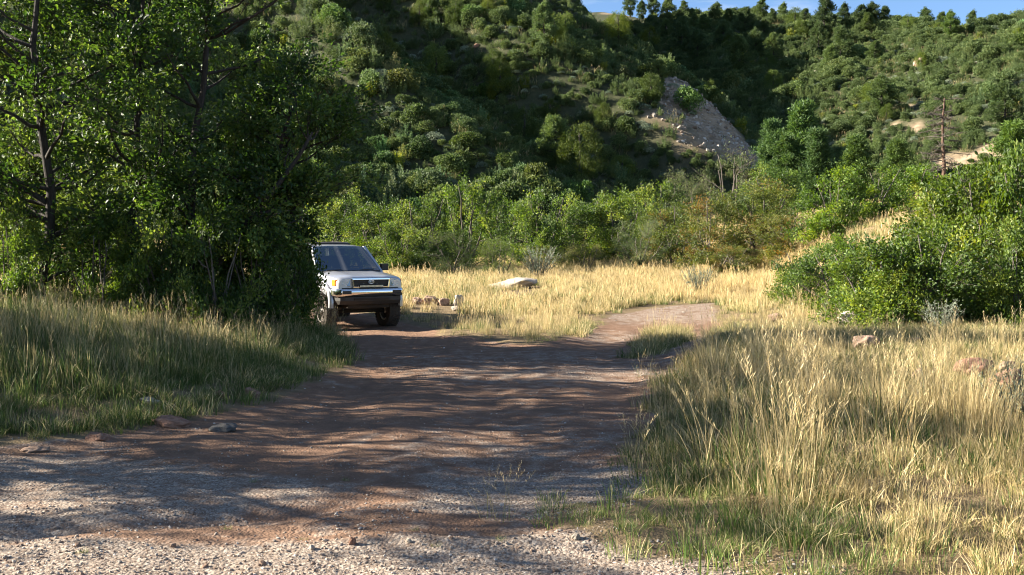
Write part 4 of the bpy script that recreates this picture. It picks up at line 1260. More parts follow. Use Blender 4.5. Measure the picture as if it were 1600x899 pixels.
br = scatter('hillside_brush', prs, np.stack([hx[rest], hy[rest], hz[rest] - .08 * hs[rest]], -1),
        np.stack([hr.normal(0, .05, nr_), hr.normal(0, .05, nr_), hr.uniform(0, 2 * pi, nr_)], -1),
        hs[rest][:, None] * hr.uniform(.85, 1.15, (nr_, 3)), rv, np.zeros(nr_), np.ones(nr_),
        'mixed low brush covering both hillsides between the larger shrubs', 'brush')
br.color = (1.05, 1.08, 1.05, 1)

# ---- junipers and pines
def juniper(seed):
    rng = np.random.default_rng(seed); w, c = MB(), MB()
    w.tube(wobbly(rng, (0, 0, -.1), (0, 0, .85), 5, .02), np.linspace(.05, .015, 5), 5)
    P, A, O = [], [], []
    for k in range(75):
        z = rng.uniform(.06, 1.0) ** .9; a = rng.uniform(0, 2 * pi)
        r = .40 * (math.sin(pi * min(1, (z + .10) * .86)) ** .7) * rng.uniform(.45, 1.05)
        cc = np.array([r * cos(a), r * sin(a), z * .93]); s = rng.uniform(.06, .12); n = 110
        d = rng.normal(size=(n, 3)); d /= np.linalg.norm(d, axis=1)[:, None]
        P.append(cc + d * s * rng.uniform(.5, 1.1, n)[:, None] * [1, 1, 1.25]); A.append(d * .6 + [cos(a) * .5, sin(a) * .5, .9]); O.append(d)
    P = np.vstack(P); A = np.vstack(A); A /= np.linalg.norm(A, axis=1)[:, None]
    leaves(c, rng, P, A, .044, 'long', .2, None, np.vstack(O))
    return w.mesh('trunk', M['bark'], True), c.mesh('crown', M['juniper'], False, True)

def pine(seed, open_=1.0):
    """a pinyon or young ponderosa: whorled limbs that shorten upwards, needles in tufts"""
    rng = np.random.default_rng(seed); w, c = MB(), MB()
    tr = wobbly(rng, (0, 0, -.08), (0, 0, .97), 9, .012)
    w.tube(tr, np.linspace(.028, .006, 9), 6)
    P, A = [], []
    nl = 44
    for k in range(nl):
        z = .10 + .86 * (k / (nl - 1)) ** .92
        ln = (.34 * (1 - ((z - .22) / .84) ** 2 if z > .22 else .34 * (.7 + z)) * open_) * rng.uniform(.55, 1.08)
        ln = max(ln, .04); a = k * 2.4 + rng.normal(0, .4)
        b = np.array([np.interp(z, tr[:, 2], tr[:, 0]), np.interp(z, tr[:, 2], tr[:, 1]), z])
        e = b + np.array([cos(a) * ln, sin(a) * ln, ln * rng.uniform(-.05, .5)])
        L_ = bez(b, (b + e) / 2 - [0, 0, .03], e, 5); w.tube(L_, np.linspace(.008, .002, 5), 4, False)
        for q in range(6):
            t = rng.uniform(.35, 1.0)
            cc = b * (1 - t) + e * t + rng.normal(0, .025, 3); n = 48
            d = rng.normal(size=(n, 3)); d /= np.linalg.norm(d, axis=1)[:, None]
            P.append(cc + d * rng.uniform(.012, .055, n)[:, None]); A.append(d + (e - b) / ln * .7 + [0, 0, .5])
    P = np.vstack(P); A = np.vstack(A); A /= np.linalg.norm(A, axis=1)[:, None]
    leaves(c, rng, P, A, .046, 'long', .3)
    return w.mesh('trunk', M['bark'], True), c.mesh('crown', M['pine'], False, True)

CON = {'juniper': [juniper(901), juniper(902), juniper(903)], 'pinyon': [pine(911, 1.15), pine(912, 1.25), pine(913, 1.05)], 'ponderosa': [pine(921, .82), pine(922, .72)]}
con_n = [0]
def conifer(kind, u, v, hpx, label, group, color=(1, 1, 1), fat=1.0, y0=58):
    p = on_land(u, v, y0, 300)
    if p is None: return
    con_n[0] += 1
    h = hpx * 1.25 / FPX * p[1]
    var = CON[kind][con_n[0] % len(CON[kind])]
    e = empty(kind + ('_pine' if kind != 'juniper' else '_tree'), p, 1.9 * con_n[0], (h * fat, h * fat, h))
    tag(e, label, 'tree', group)
    link('trunk', var[0], e); f = link('crown', var[1], e); f.color = (*color, 1)
GJ, GP_, GS = 'junipers on the left hillside', 'pinyon pines on the right hillside', 'trees along the skyline'
for a in [
 ('juniper', 522, 32, 42, 'dark juniper at the top of the left slope above the grove', (.85, .9, .8)),
 ('juniper', 600, 98, 38, 'olive juniper on the left slope right of the grove crown', (1.2, 1.15, .8)),
 ('juniper', 680, 125, 46, 'tall pale juniper in the middle of the shaded slope', (1.1, 1.2, 1.2)),
 ('juniper', 712, 42, 34, 'dark juniper near the top of the shaded slope', (.8, .9, .8)),
 ('juniper', 655, 40, 30, 'pale juniper left of the dark one near the slope top', (1.2, 1.2, 1.0)),
 ('juniper', 780, 152, 46, 'yellow green juniper in the middle of the left hillside', (1.5, 1.4, .9)),
 ('juniper', 762, 28, 26, 'small bright juniper below the dark outcrop', (1.4, 1.35, .9)),
 ('juniper', 905, 285, 72, 'large olive juniper low on the shaded slope', (.95, .95, .7)),
 ('juniper', 965, 68, 40, 'yellow green juniper near the crest left of the scree', (1.4, 1.35, .8)),
 ('juniper', 1015, 82, 32, 'golden juniper on the crest above the scree', (1.5, 1.3, .8)),
 ('juniper', 940, 200, 30, 'small juniper left of the scree', (1.1, 1.1, .8)),
 ('juniper', 600, 20, 24, 'small juniper high on the left slope', (1, 1.05, .9)),
 ('juniper', 860, 190, 28, 'small dark juniper in the middle of the lit rib', (1, 1, .8)),
]: conifer(*a[:5], GJ, a[5], 1.0)
for a in [
 ('pinyon', 850, 80, 58, 'broad pinyon pine on the upper left hillside', (1.1, 1.2, 1.2)),
 ('pinyon', 1030, 145, 40, 'lone pinyon with bare trunk at the head of the scree', (1.1, 1.1, .9)),
]: conifer(*a[:5], 'pinyon pines on the left hillside', a[5])
sky_trees = [(985, 22, 34), (1003, 20, 30), (1022, 28, 34), (1044, 40, 42), (1062, 46, 30), (1118, 42, 36), (1165, 60, 48), (1207, 40, 26), (1243, 42, 30), (1258, 48, 34),
             (1289, 60, 62), (1319, 36, 34), (1346, 34, 38), (1382, 32, 34), (1424, 32, 22), (1445, 26, 16), (1467, 24, 18), (1494, 26, 24), (1412, 34, 14), (1518, 36, 14)]
names = ['first', 'second', 'third', 'fourth', 'fifth', 'sixth', 'seventh', 'eighth', 'ninth', 'tenth', 'eleventh', 'twelfth', 'thirteenth', 'fourteenth', 'fifteenth', 'sixteenth', 'seventeenth', 'eighteenth', 'nineteenth', 'twentieth']
SKY_LINE = [(nm, t) for nm, t in zip(names, sky_trees)]
for i, (nm, (u, v, hp)) in enumerate(SKY_LINE):
    kd = 'juniper' if i in (8, 14, 15, 16, 18, 19) else 'pinyon'
    p = None
    for dv in range(0, 60, 4):                      # the tree stands on the crest, wherever the land puts it
        p = on_land(u, v + dv, 58, 300)
        if p is not None: break
    conifer(kd, u, v + dv + 1, hp * .8, ('juniper' if kd == 'juniper' else 'pinyon pine') + ' on the crest, %s tree from the left along the skyline' % nm, GS,
            (1.1, 1.15, .9) if kd == 'juniper' else (1, 1.05, 1), 1.0 if kd == 'pinyon' else 1.25)
for a in [
 ('pinyon', 1088, 104, 44, 'dark pinyon at the head of the gully', (.9, 1, 1)),
 ('pinyon', 1154, 116, 48, 'pinyon halfway up right of the gully', (1.05, 1.1, .95)),
 ('pinyon', 1207, 104, 40, 'pinyon right of the gully in the middle of the slope', (1.05, 1.1, .95)),
 ('pinyon', 1312, 106, 50, 'broad pinyon in the middle of the right hillside', (1.05, 1.1, 1)),
 ('pinyon', 1355, 56, 28, 'yellow green pinyon below the skyline at right', (1.4, 1.35, .9)),
 ('pinyon', 1278, 88, 40, 'pinyon below the tallest skyline pine', (1, 1.05, 1)),
 ('pinyon', 1180, 92, 36, 'pinyon above the gully, below the skyline', (1, 1.05, 1)),
 ('pinyon', 1130, 78, 36, 'dark pinyon under the lone skyline pine', (.9, 1, 1)),
 ('pinyon', 1065, 84, 44, 'tall dark pinyon behind the spur crest', (.9, 1, 1)),
 ('pinyon', 1485, 62, 34, 'green pinyon left of the pink boulder on the hill', (1.25, 1.4, .9)),
 ('juniper', 1499, 36, 18, 'bright round juniper above the pink boulder', (1.5, 1.5, .8)),
 ('juniper', 1590, 72, 22, 'bright juniper at the far right of the hillside', (1.5, 1.5, .8)),
 ('juniper', 1438, 108, 20, 'bright small juniper in the middle of the right hillside', (1.4, 1.4, .8)),
 ('juniper', 1385, 190, 22, 'small juniper left of the bare soil', (1.1, 1.15, .8)),
]: conifer(*a[:5], GP_, a[5])

def hillside_conifers():
    r = np.random.default_rng(97)
    idx = np.nonzero(hvis)[0]
    idx = r.permutation(idx)[:900]
    taken = []
    for i in idx:
        if len(taken) >= 46: break
        x, y, lf = hx[i], hy[i], bool(hleft[i])
        if lf and r.uniform() < .55: continue
        if y < 68 or any((x - a) ** 2 + (y - b) ** 2 < 16 for a, b in taken): continue
        taken.append((x, y))
        kd = 'juniper' if (lf and r.uniform() < .75) or r.uniform() < .3 else 'pinyon'
        h = r.uniform(2.2, 3.6) if kd == 'juniper' else r.uniform(2.5, 4.1)
        con_n[0] += 1
        var = CON[kd][con_n[0] % 3]
        m = min(MARKS[lf], key=lambda q: (q[0] - x) ** 2 + (q[1] - y) ** 2)
        g = r.uniform(.8, 1.3)
        e = empty('juniper_tree' if kd == 'juniper' else 'pinyon_pine', (x, y, h1(x, y) - .05), r.uniform(0, 6.28), (h * r.uniform(.9, 1.2), h * r.uniform(.9, 1.2), h))
        tag(e, ('tall ' if h > 3.6 else 'middling ' if h > 2.9 else 'small ') + ('dark ' if g < .95 else 'pale ' if g > 1.15 else '') + ('juniper ' if kd == 'juniper' else 'pinyon pine ') + m[2], 'tree', 'scattered conifers on the ' + ('left' if lf else 'right') + ' hillside')
        link('trunk', var[0], e); f = link('crown', var[1], e); f.color = (g, g * 1.05, g * .9, 1)
hillside_conifers()

def by_depth(kind, u, depth, vtop, label, color=(1, 1, 1), fat=1.0, group='young ponderosas at the foot of the right hillside'):
    x = (u - 800) / FPX * depth; zb = h1(x, depth)
    h = CAM_Z + (395.2 - vtop) / FPX * depth - zb
    con_n[0] += 1
    var = CON[kind][con_n[0] % len(CON[kind])]
    e = empty('ponderosa_pine', (x, depth, zb), 1.9 * con_n[0], (h * fat, h * fat, h)); tag(e, label, 'tree', group)
    link('trunk', var[0], e); f = link('crown', var[1], e); f.color = (*color, 1)
by_depth('ponderosa', 1252, 74, 165, 'largest young ponderosa below the gully', (1.1, 1.35, 1.0), .95)
by_depth('ponderosa', 1205, 78, 192, 'slim dark ponderosa at the foot of the gully', (.9, 1.15, 1.0), .9)
by_depth('ponderosa', 1275, 70, 205, 'dark young pine right of the largest ponderosa', (.8, 1.0, .9), 1.0)
by_depth('ponderosa', 1228, 72, 215, 'small pine between the two tall ponderosas', (1.0, 1.2, .9), 1.0)
by_depth('ponderosa', 1335, 68, 215, 'young pine left of the dead snag', (1.1, 1.25, .9), 1.1)
by_depth('ponderosa', 1578, 46, 195, 'bright pine rising behind the right thicket', (1.3, 1.5, .9), 1.1)
by_depth('ponderosa', 1400, 66, 222, 'young pine just left of the dead snag', (1.1, 1.25, .9), 1.2)

# ---- dead snag
def snag():
    rng = np.random.default_rng(55)
    dep = 64.0; x = (1468 - 800) / FPX * dep; zb = h1(x, dep)
    h = CAM_Z + (395.2 - 155) / FPX * dep - zb
    e = empty('dead_pine', (x, dep, zb)); tag(e, 'dead reddish pine snag with bare broken branches on the right', 'tree')
    w = MB(); tr = wobbly(rng, (0, 0, -.3), (.15, 0, h), 12, .03); w.tube(tr, np.linspace(.16, .04, 12), 8)
    w.build('trunk', M['snag'], e, True)
    for k in range(48):
        z = h * rng.uniform(.18, .99); a = rng.uniform(0, 2 * pi); ln = rng.uniform(.5, 1.9) * (1.2 - .5 * z / h)
        b = np.array([np.interp(z, tr[:, 2], tr[:, 0]), np.interp(z, tr[:, 2], tr[:, 1]), z])
        ed = b + np.array([cos(a) * ln, sin(a) * ln, ln * rng.uniform(-.45, .25)])
        m = MB(); L_ = bez(b, (b + ed) / 2 + rng.normal(0, .1, 3), ed, 6); m.tube(L_, np.linspace(.036, .012, 6), 4, False)
        for q in range(16):
            t = rng.uniform(.3, 1); s = b * (1 - t) + ed * t; d = rng.normal(0, 1, 3); d[2] *= .5; d /= np.linalg.norm(d)
            m.tube(np.array([s, s + d * .18 + [0, 0, -.02], s + d * rng.uniform(.25, .5)]), [.014, .011, .006], 3, False)
        m.build('branch', M['twig'], e, True)
snag()

# ------------------------------------------------------------------ rocks
ROCK = {m: [stone(rg, 4, 1, rg.uniform(.75, 1), rg.uniform(.8, 1), .42, mat=M[m], name='boulder', freq=1.5, facets=11) for k in range(3)] for m in ('rock', 'rock_red', 'rock_pale', 'rock_dark')}
rock_n = [0]
def rock(u, v, wpx, hpx, m, label, group=None, name='boulder', y0=4.0, y1=300, sink=.35, rz=None):
    """u, v: foot of the rock in the photograph; wpx, hpx: how wide and high it shows"""
    p = on_land(u, v, y0, y1)
    if p is None: return
    rock_n[0] += 1
    w = wpx / FPX * p[1]; h = hpx / FPX * p[1]
    if group == 'boulders lying in the meadow' and p[1] < 24: h *= 1.15; w *= .88; p[2] += .05
    if group == 'boulders lying in the meadow' and 24 < p[1] < 32 and u < 900: w *= .85; h *= .85
    if group == 'stones along the left edge of the road': w *= .72; h *= .8
    o = bpy.data.objects.new(name, ROCK[m][rock_n[0] % 3]); COL.objects.link(o)
    hz_ = h / (1.65 - sink)
    o.scale = (w / 1.85, w / 2.3, hz_); o.location = (p[0], p[1] + w * .25, p[2] + hz_ * (.85 - sink) - .0)
    o.rotation_euler = (rg.normal(0, .06), rg.normal(0, .06), rg.choice([0, pi]) + rg.normal(0, .3) if rz is None else rz)
    tag(o, label, 'rock', group)
    return o
GM = 'boulders lying in the meadow'
rock(803, 451, 66, 16, 'rock_pale', 'large flat pale boulder in the middle of the meadow', GM, rz=.1, sink=.3)
for (u, v, w_, h_, m, lab) in [
 (652, 476, 20, 14, 'rock', 'small pink boulder nearest the car bumper in the row'),
 (673, 477, 30, 17, 'rock', 'reddish boulder, second from the car in the row'),
 (695, 478, 22, 15, 'rock', 'brown boulder, third from the car in the row'),
 (716, 478, 23, 18, 'rock_pale', 'pale boulder at the right end of the row by the car'),
 (712, 486, 16, 8, 'rock_pale', 'small pale stone in front of the row of boulders'),
 (670, 484, 14, 6, 'rock', 'low stone in front of the reddish boulder'),
 (1212, 504, 24, 10, 'rock', 'small boulder at the edge of the track below the right thicket'),
 (1333, 519, 46, 22, 'rock_pale', 'grey boulder under the oak thicket on the right'),
 (1353, 553, 48, 22, 'rock', 'tan boulder in the dry grass below the grey one'),
 (1437, 600, 20, 16, 'rock', 'small tan stone in the grass, left of the right edge boulders'),
 (1532, 598, 60, 26, 'rock_red', 'reddish boulder, left of the three at the right edge'),
 (1577, 596, 34, 24, 'rock', 'pale pointed boulder behind the flat slab at right edge'),
 (1578, 616, 66, 24, 'rock_red', 'flat red slab at the right edge of the photo'),
 (1562, 508, 30, 18, 'rock', 'tan boulder half hidden in grass below the right thicket'),
 (1432, 543, 20, 9, 'rock', 'low tan stone in grass right of the tan boulder'),
]: rock(u, v, w_, h_, m, lab, GM)
GR = 'stones along the left edge of the road'
for (u, v, w_, h_, m, lab) in [
 (392, 622, 38, 18, 'rock_red', 'round reddish stone at the foot of the grass bank'),
 (345, 622, 22, 13, 'rock_red', 'smaller round stone left of the reddish one'),
 (232, 632, 44, 12, 'rock_pale', 'flat pale stone at the foot of the bank'),
 (265, 668, 84, 18, 'rock_red', 'wide flat brown rock at the left road edge'),
 (348, 676, 66, 14, 'rock_dark', 'flat grey rock sunk in the road edge'),
 (150, 690, 60, 12, 'rock_red', 'low brown rock in the shade at the left road edge'),
 (50, 708, 56, 12, 'rock', 'flat grey rock near the left edge of the photo'),
 (62, 676, 40, 10, 'rock_dark', 'dark low stone under the bank at the left'),
]: rock(u, v, w_, h_, m, lab, GR, sink=.55)
GG = 'loose stones on the road'
for (u, v, w_, h_, m, lab) in [
 (550, 854, 13, 12, 'rock_red', 'single reddish stone standing on the pale gravel'),
 (900, 844, 14, 8, 'rock_pale', 'pale stone at the right end of the gravel berm'),
 (270, 856, 10, 6, 'rock', 'small brown stone on the gravel in the lower left'),
 (640, 850, 10, 6, 'rock_pale', 'pale pebble on the gravel left of the berm'),
]: rock(u, v, w_, h_, m, lab, GG, 'stone', sink=.5)
GH = 'boulders on the right hillside'
for (u, v, w_, h_, m, lab) in [
 (1537, 34, 28, 13, 'rock', 'pink boulder on the skyline at the upper right'),
 (1512, 52, 30, 18, 'rock', 'large pink boulder below the skyline one'),
 (1405, 54, 15, 11, 'rock', 'round pink boulder near the hilltop'),
 (1437, 102, 15, 12, 'rock', 'pink boulder in the middle of the right hillside'),
 (1273, 120, 14, 10, 'rock_pale', 'pale boulder among pines on the right hillside'),
 (1399, 133, 16, 8, 'rock_pale', 'pale flat rock just above the dark boulder'),
 (1410, 152, 28, 14, 'rock_dark', 'dark boulder at the top of the bare soil'),
 (1524, 102, 12, 6, 'rock', 'small pink rock at the right of the hillside'),
 (1336, 258, 9, 9, 'rock', 'small pink rock low on the hillside left of the snag'),
 (1346, 246, 8, 7, 'rock', 'small rock beside the low pink rock'),
]: rock(u, v, w_, h_, m, lab, GH, y0=58)
GL = 'rock outcrops high on the left hillside'
for (u, v, w_, h_, m, lab) in [
 (775, 12, 20, 13, 'rock_red', 'reddish outcrop at the top edge above the shaded slope'),
 (818, 10, 34, 13, 'rock_dark', 'grey rock outcrop at the top edge of the left hill'),
 (885, 30, 14, 8, 'rock_red', 'small reddish rock below the grey outcrop'),
 (745, 75, 12, 6, 'rock_red', 'small rock on the upper shaded slope'),
]: rock(u, v, w_, h_, m, lab, GL, y0=58)
# broken stone on the scree
def scree_points():
    rng = np.random.default_rng(19)
    n = 12000
    x = rng.uniform(4, 26, n); y = rng.uniform(72, 110, n)
    k = (bare_amount(x, y) > .5) & (hill_left(x, y) >= hill_right(x, y) - 1) & (rng.uniform(size=n) < .6)
    x, y = x[k], y[k]; n = len(x)
    s = .05 * 6 ** (rng.uniform(size=n) ** 2.5)
    return np.stack([x, y, H(x, y, False) + s * .1], -1), rng.uniform(0, 6.28, (n, 3)) * [.2, .2, 1], np.repeat(s[:, None], 3, 1), rng.integers(0, 6, n), np.clip(rng.beta(2.5, 1.6, n), 0, 1), np.ones(n)
scatter('scree', pebbles, *scree_points(), 'broken pale stones over the bare spur of the left hill', 'scree')

# ------------------------------------------------------------------ the car
def car():
    paint = plain('silver_paint', (0.50, 0.51, 0.53), 0.28, 0.55, 0.5, 0.14, 0.7)
    chrome = plain('chrome', (0.80, 0.80, 0.78), 0.06, 1.0, 0.5, 0.06)
    black = plain('black_plastic', (0.018, 0.018, 0.018), 0.5, 0, 0.4, 0.12)
    under = plain('underbody', (0.02, 0.017, 0.014), 0.85, 0, 0.2, 0.15)
    rubber = plain('rubber', (0.022, 0.020, 0.018), 0.8, 0, 0.25, 0.25)
    alloy = plain('alloy', (0.16, 0.155, 0.15), 0.45, 0.6, 0.5, 0.45)
    cloth = plain('seat_cloth', (0.10, 0.09, 0.08), 0.9, 0, 0.2, 0.0)
    orange = plain('amber_lens', (0.85, 0.22, 0.02), 0.15, 0, 0.6, 0.0, 1.0)
    lens = plain('lamp_lens', (0.16, 0.18, 0.21), 0.06, 0.5, 0.8, 0.03, 1.0)
    cream = plain('light_bar_cell', (0.85, 0.75, 0.50), 0.25, 0.0, 0.6, 0.0, 0.4)
    mirror = plain('mirror_glass', (0.7, 0.72, 0.75), 0.03, 1.0)
    glass = glass_mat('window_glass', (0.24, 0.27, 0.26), 0.0)
    yaw = radians(33.0)
    f = np.array([sin(yaw), -cos(yaw)])
    ox, oy = -4.22, 23.5
    root = empty('parked_car', (ox, oy, 0), math.atan2(f[1], f[0]))
    zs = [h1(ox + f[0] * a - f[1] * b, oy + f[1] * a + f[0] * b) for a in (1.34, -1.34) for b in (.75, -.75)]
    root.location.z = float(np.mean(zs)) - .02
    root.rotation_euler.y = -math.atan2((zs[0] + zs[1]) / 2 - (zs[2] + zs[3]) / 2, 2.68)
    tag(root, 'dusty silver off-road car with chrome bumper parked behind the oak bush', 'car')
    # --- lower body: a loft of rings along the length
    st = [(2.04, .745, 1.095, .66), (2.00, .775, 1.125, .64), (1.90, .80, 1.145, .62), (1.55, .835, 1.175, .58), (1.0, .845, 1.215, .56), (.80, .845, 1.225, .56), (0, .85, 1.225, .55),
          (-1.0, .85, 1.225, .55), (-1.9, .84, 1.215, .58), (-2.22, .82, 1.20, .62), (-2.30, .79, 1.17, .66)]
    rings = []
    for (x, w, zt, zb) in st:
        half = [(0, zt + .012), (.42 * w, zt + .008), (.55 * w, zt + .016), (.62 * w, zt + .004), (.86 * w, zt - .012), (.95 * w, zt - .045), (.99 * w, zt - .11), (1.0 * w, zt - .24), (1.0 * w, .86), (.985 * w, .72), (.96 * w, zb + .03), (.90 * w, zb), (0, zb)]
        ring = [(x, y, z) for y, z in half] + [(x, -y, z) for y, z in half[-2:0:-1]]
        rings.append(ring)
    G = np.array(rings)
    mb = MB(); mb.grid(G, close_v=True)
    n = G.shape[1]
    m0 = mb.n; mb.add([(2.045, 0, .9), (-2.305, 0, .9)])
    T = []
    for a in range(n):
        b = (a + 1) % n
        T.append((m0, b, a)); T.append((m0 + 1, (len(st) - 1) * n + a, (len(st) - 1) * n + b))
    mb.T.append(np.array(T))
    body = mb.build('body', paint, root, True)
    bm = bmesh.new(); bm.from_mesh(body.data); bmesh.ops.recalc_face_normals(bm, faces=bm.faces); bm.to_mesh(body.data); bm.free()
    body.data.materials.append(under)
    # wheel arches are cut out
    cut = bmesh.new()
    for ax in (1.34, -1.34):
        for s in (1, -1):
            r = bmesh.ops.create_cone(cut, cap_ends=True, segments=40, radius1=.475, radius2=.475, depth=.62)
            for v in r['verts']:
                x, y, z = v.co; v.co = (x + ax, z + s * .80, y + .53)
    cme = bpy.data.meshes.new('cut'); cut.to_mesh(cme); cut.free()
    cob = bpy.data.objects.new('cut', cme); COL.objects.link(cob); cob.parent = root
    md = body.modifiers.new('arches', 'BOOLEAN'); md.object = cob; md.operation = 'DIFFERENCE'; md.solver = 'EXACT'
    bpy.context.view_layer.update()
    dg = bpy.context.evaluated_depsgraph_get()
    me = bpy.data.meshes.new_from_object(body.evaluated_get(dg))
    body.modifiers.clear(); body.data = me
    bpy.data.objects.remove(cob)
    for p in me.polygons:
        c = p.center
        for ax in (1.34, -1.34):
            if math.hypot(c.x - ax, c.z - .53) < .474 and abs(c.y) < .83 and c.z < 1.03: p.material_index = 1
    for p in me.polygons: p.use_smooth = True
    try:
        me.set_sharp_from_angle(angle=radians(32))
    except Exception:
        pass
    def part(name, mb_, mat, parent=root, smooth=False, bevel=0.0):
        o = mb_.build(name, mat, parent, smooth)
        if bevel:
            b = o.modifiers.new('edge', 'BEVEL'); b.width = bevel; b.segments = 2; b.limit_method = 'ANGLE'
        return o
    # --- roof and pillars
    nx_, ny_ = 12, 13
    def roof_z(x, y): return 1.80 + .018 - .05 * (abs(y) / .66) ** 4 - .030 * max(0, (x - .05) / .3) ** 2 - .02 * ((x + .9) / 1.2) ** 2
    top = np.array([[(x, y, roof_z(x, y)) for y in np.linspace(-.665, .665, ny_)] for x in np.linspace(.30, -2.03, nx_)])
    bot = top - np.array([0, 0, .055])
    mb = MB(); mb.grid(top); mb.grid(bot[:, ::-1])
    edge = np.array([list(top[0]) + list(top[1:, -1]) + list(top[-1, ::-1][1:]) + list(top[::-1, 0][1:-1]), list(bot[0]) + list(bot[1:, -1]) + list(bot[-1, ::-1][1:]) + list(bot[::-1, 0][1:-1])])
    mb.grid(edge[::-1], close_v=True)
    part('roof', mb, paint, smooth=True)
    def pillar(b, t, wb, wt, th, mat, name='pillar'):
        b, t = np.array(b), np.array(t)
        m = MB()
        V_ = []
        for P, w_ in ((b, wb), (t, wt)):
            for dx in (-w_ / 2, w_ / 2):
                for dy in (-th / 2, th / 2): V_.append(P + [dx, dy, 0])
        m.add(V_, Q=[(0, 1, 3, 2), (4, 6, 7, 5), (0, 4, 5, 1), (2, 3, 7, 6), (0, 2, 6, 4), (1, 5, 7, 3)])
        return part(name, m, mat, bevel=.012)
    for s in (1, -1):
        pillar((.93, .785 * s, 1.19), (.27, .640 * s, 1.775), .13, .085, .07, paint)
        pillar((-.27, .805 * s, 1.20), (-.30, .650 * s, 1.775), .10, .09, .05, black)
        pillar((-1.18, .805 * s, 1.20), (-1.18, .650 * s, 1.775), .12, .12, .05, paint)
        pillar((-2.12, .785 * s, 1.19), (-1.93, .640 * s, 1.77), .24, .18, .06, paint)
    # --- glass
    def pane(name, corners, bulge, nu=9, nv=5, th=.006):
        a, b, c, d = [np.array(q, float) for q in corners]     # bottom left, bottom right, top right, top left
        g = []
        for v in np.linspace(0, 1, nv):
            g.append([(a * (1 - u) + b * u) * (1 - v) + (d * (1 - u) + c * u) * v + np.array(bulge) * (1 - (2 * u - 1) ** 2) for u in np.linspace(0, 1, nu)])
        g = np.array(g); m = MB(); m.grid(g)
        nrm = np.cross(b - a, d - a); nrm = nrm / np.linalg.norm(nrm)
        return part(name, m, glass, smooth=True)
    pane('windshield', [(.99, -.745, 1.225), (.99, .745, 1.225), (.315, .62, 1.765), (.315, -.62, 1.765)], (.075, 0, .01))
    for s in (1, -1):
        pane('side_window', [(.80, .80 * s, 1.22), (-.22, .812 * s, 1.22), (-.25, .66 * s, 1.76), (.24, .66 * s, 1.76)], (0, .01 * s, 0))
        pane('side_window', [(-.32, .812 * s, 1.22), (-1.12, .812 * s, 1.22), (-1.12, .66 * s, 1.76), (-.35, .66 * s, 1.76)], (0, .01 * s, 0))
        pane('side_window', [(-1.24, .812 * s, 1.22), (-2.0, .80 * s, 1.22), (-1.86, .66 * s, 1.76), (-1.24, .66 * s, 1.76)], (0, .01 * s, 0))
    pane('rear_window', [(-2.24, .72, 1.21), (-2.24, -.72, 1.21), (-2.04, -.60, 1.755), (-2.04, .60, 1.755)], (-.03, 0, 0))
    # --- cabin
    m = MB(); m.box((.45, -.72, 1.10), (.93, .72, 1.27)); part('dashboard', m, black, bevel=.03)
    for y in (.37, -.37):
        m = MB(); m.box((-.45, y - .25, .95), (.05, y + .25, 1.12)); m.box((-.55, y - .24, 1.0), (-.40, y + .24, 1.52)); sb = part('seat', m, cloth, bevel=.04)
        m = MB(); m.box((-.56, y - .12, 1.55), (-.46, y + .12, 1.70)); part('headrest', m, cloth, sb, bevel=.03)
    m = MB(); m.box((-1.45, -.62, 1.0), (-1.30, .62, 1.50)); part('rear_seat', m, cloth, bevel=.04)
    ang = np.linspace(0, 2 * pi, 25)
    m = MB(); m.tube(np.stack([.38 - .08 * np.sin(ang), .37 + .19 * np.cos(ang), 1.30 + .17 * np.sin(ang)], -1), .016, 6, False)
    m.tube([(.38, .19, 1.3), (.42, .37, 1.29), (.38, .56, 1.3)], .018, 5); part('steering_wheel', m, black, smooth=True)
    m = MB(); m.box((.46, -.12, 1.60), (.49, .12, 1.66)); part('rear_view_mirror', m, black, bevel=.01)
    # --- sunroof visor, antenna, wipers
    m = MB(); yy = np.linspace(-.44, .44, 13)
    g = np.array([[(.02 - .08 * (y / .44) ** 2 - dx, y, roof_z(-.1, y) + dz) for y in yy] for dx, dz in ((0, .0), (.015, .035), (.16, .055), (.17, .045), (.05, .0))])
    m.grid(g, close_u=True); part('sunroof_visor', m, black, smooth=True)
    for s in (1, -1):
        m = MB(); xsr = np.linspace(-.35, -1.85, 9); P = np.stack([xsr, np.full(9, .55 * s), [roof_z(x, .55) + .05 - .05 * (abs(x + 1.1) / .75) ** 6 for x in xsr]], -1)
        m.tube(P, .016, 6); part('roof_rail', m, black, smooth=True)
    m = MB(); m.tube([(.80, -.80, 1.20), (.76, -.80, 1.5), (.70, -.80, 1.86)], [.006, .004, .003], 5); part('antenna', m, black)
    for y0 in (-.60, .02):
        m = MB(); m.tube([(1.03, y0, 1.235), (1.035, y0 + .28, 1.25), (.985, y0 + .56, 1.262)], .009, 4); part('wiper', m, black)
    # --- front
    GX = 2.045
    def frame(m, x0, x1, outer, inner):
        o_, i_ = np.array(outer), np.array(inner); k = len(o_)
        V_ = [(x1, y, z) for y, z in o_] + [(x1 + .004, y, z) for y, z in i_] + [(x0, y, z) for y, z in o_] + [(x0, y, z) for y, z in i_]
        Q = []
        for a in range(k):
            b = (a + 1) % k
            Q += [(a, b, k + b, k + a), (2 * k + a, a, b, 2 * k + b)[::-1], (k + a, k + b, 3 * k + b, 3 * k + a)]
        m.add(V_, Q=Q)
    m = MB(); m.box((GX - .03, -.435, .915), (GX - .002, .435, 1.085)); gr = part('grille', m, black)
    m = MB(); frame(m, GX - .02, GX + .035, [(-.46, 1.105), (.46, 1.105), (.435, .90), (-.435, .90)], [(-.425, 1.070), (.425, 1.070), (.395, .925), (-.395, .925)])
    part('grille_surround', m, chrome, gr, bevel=.006)
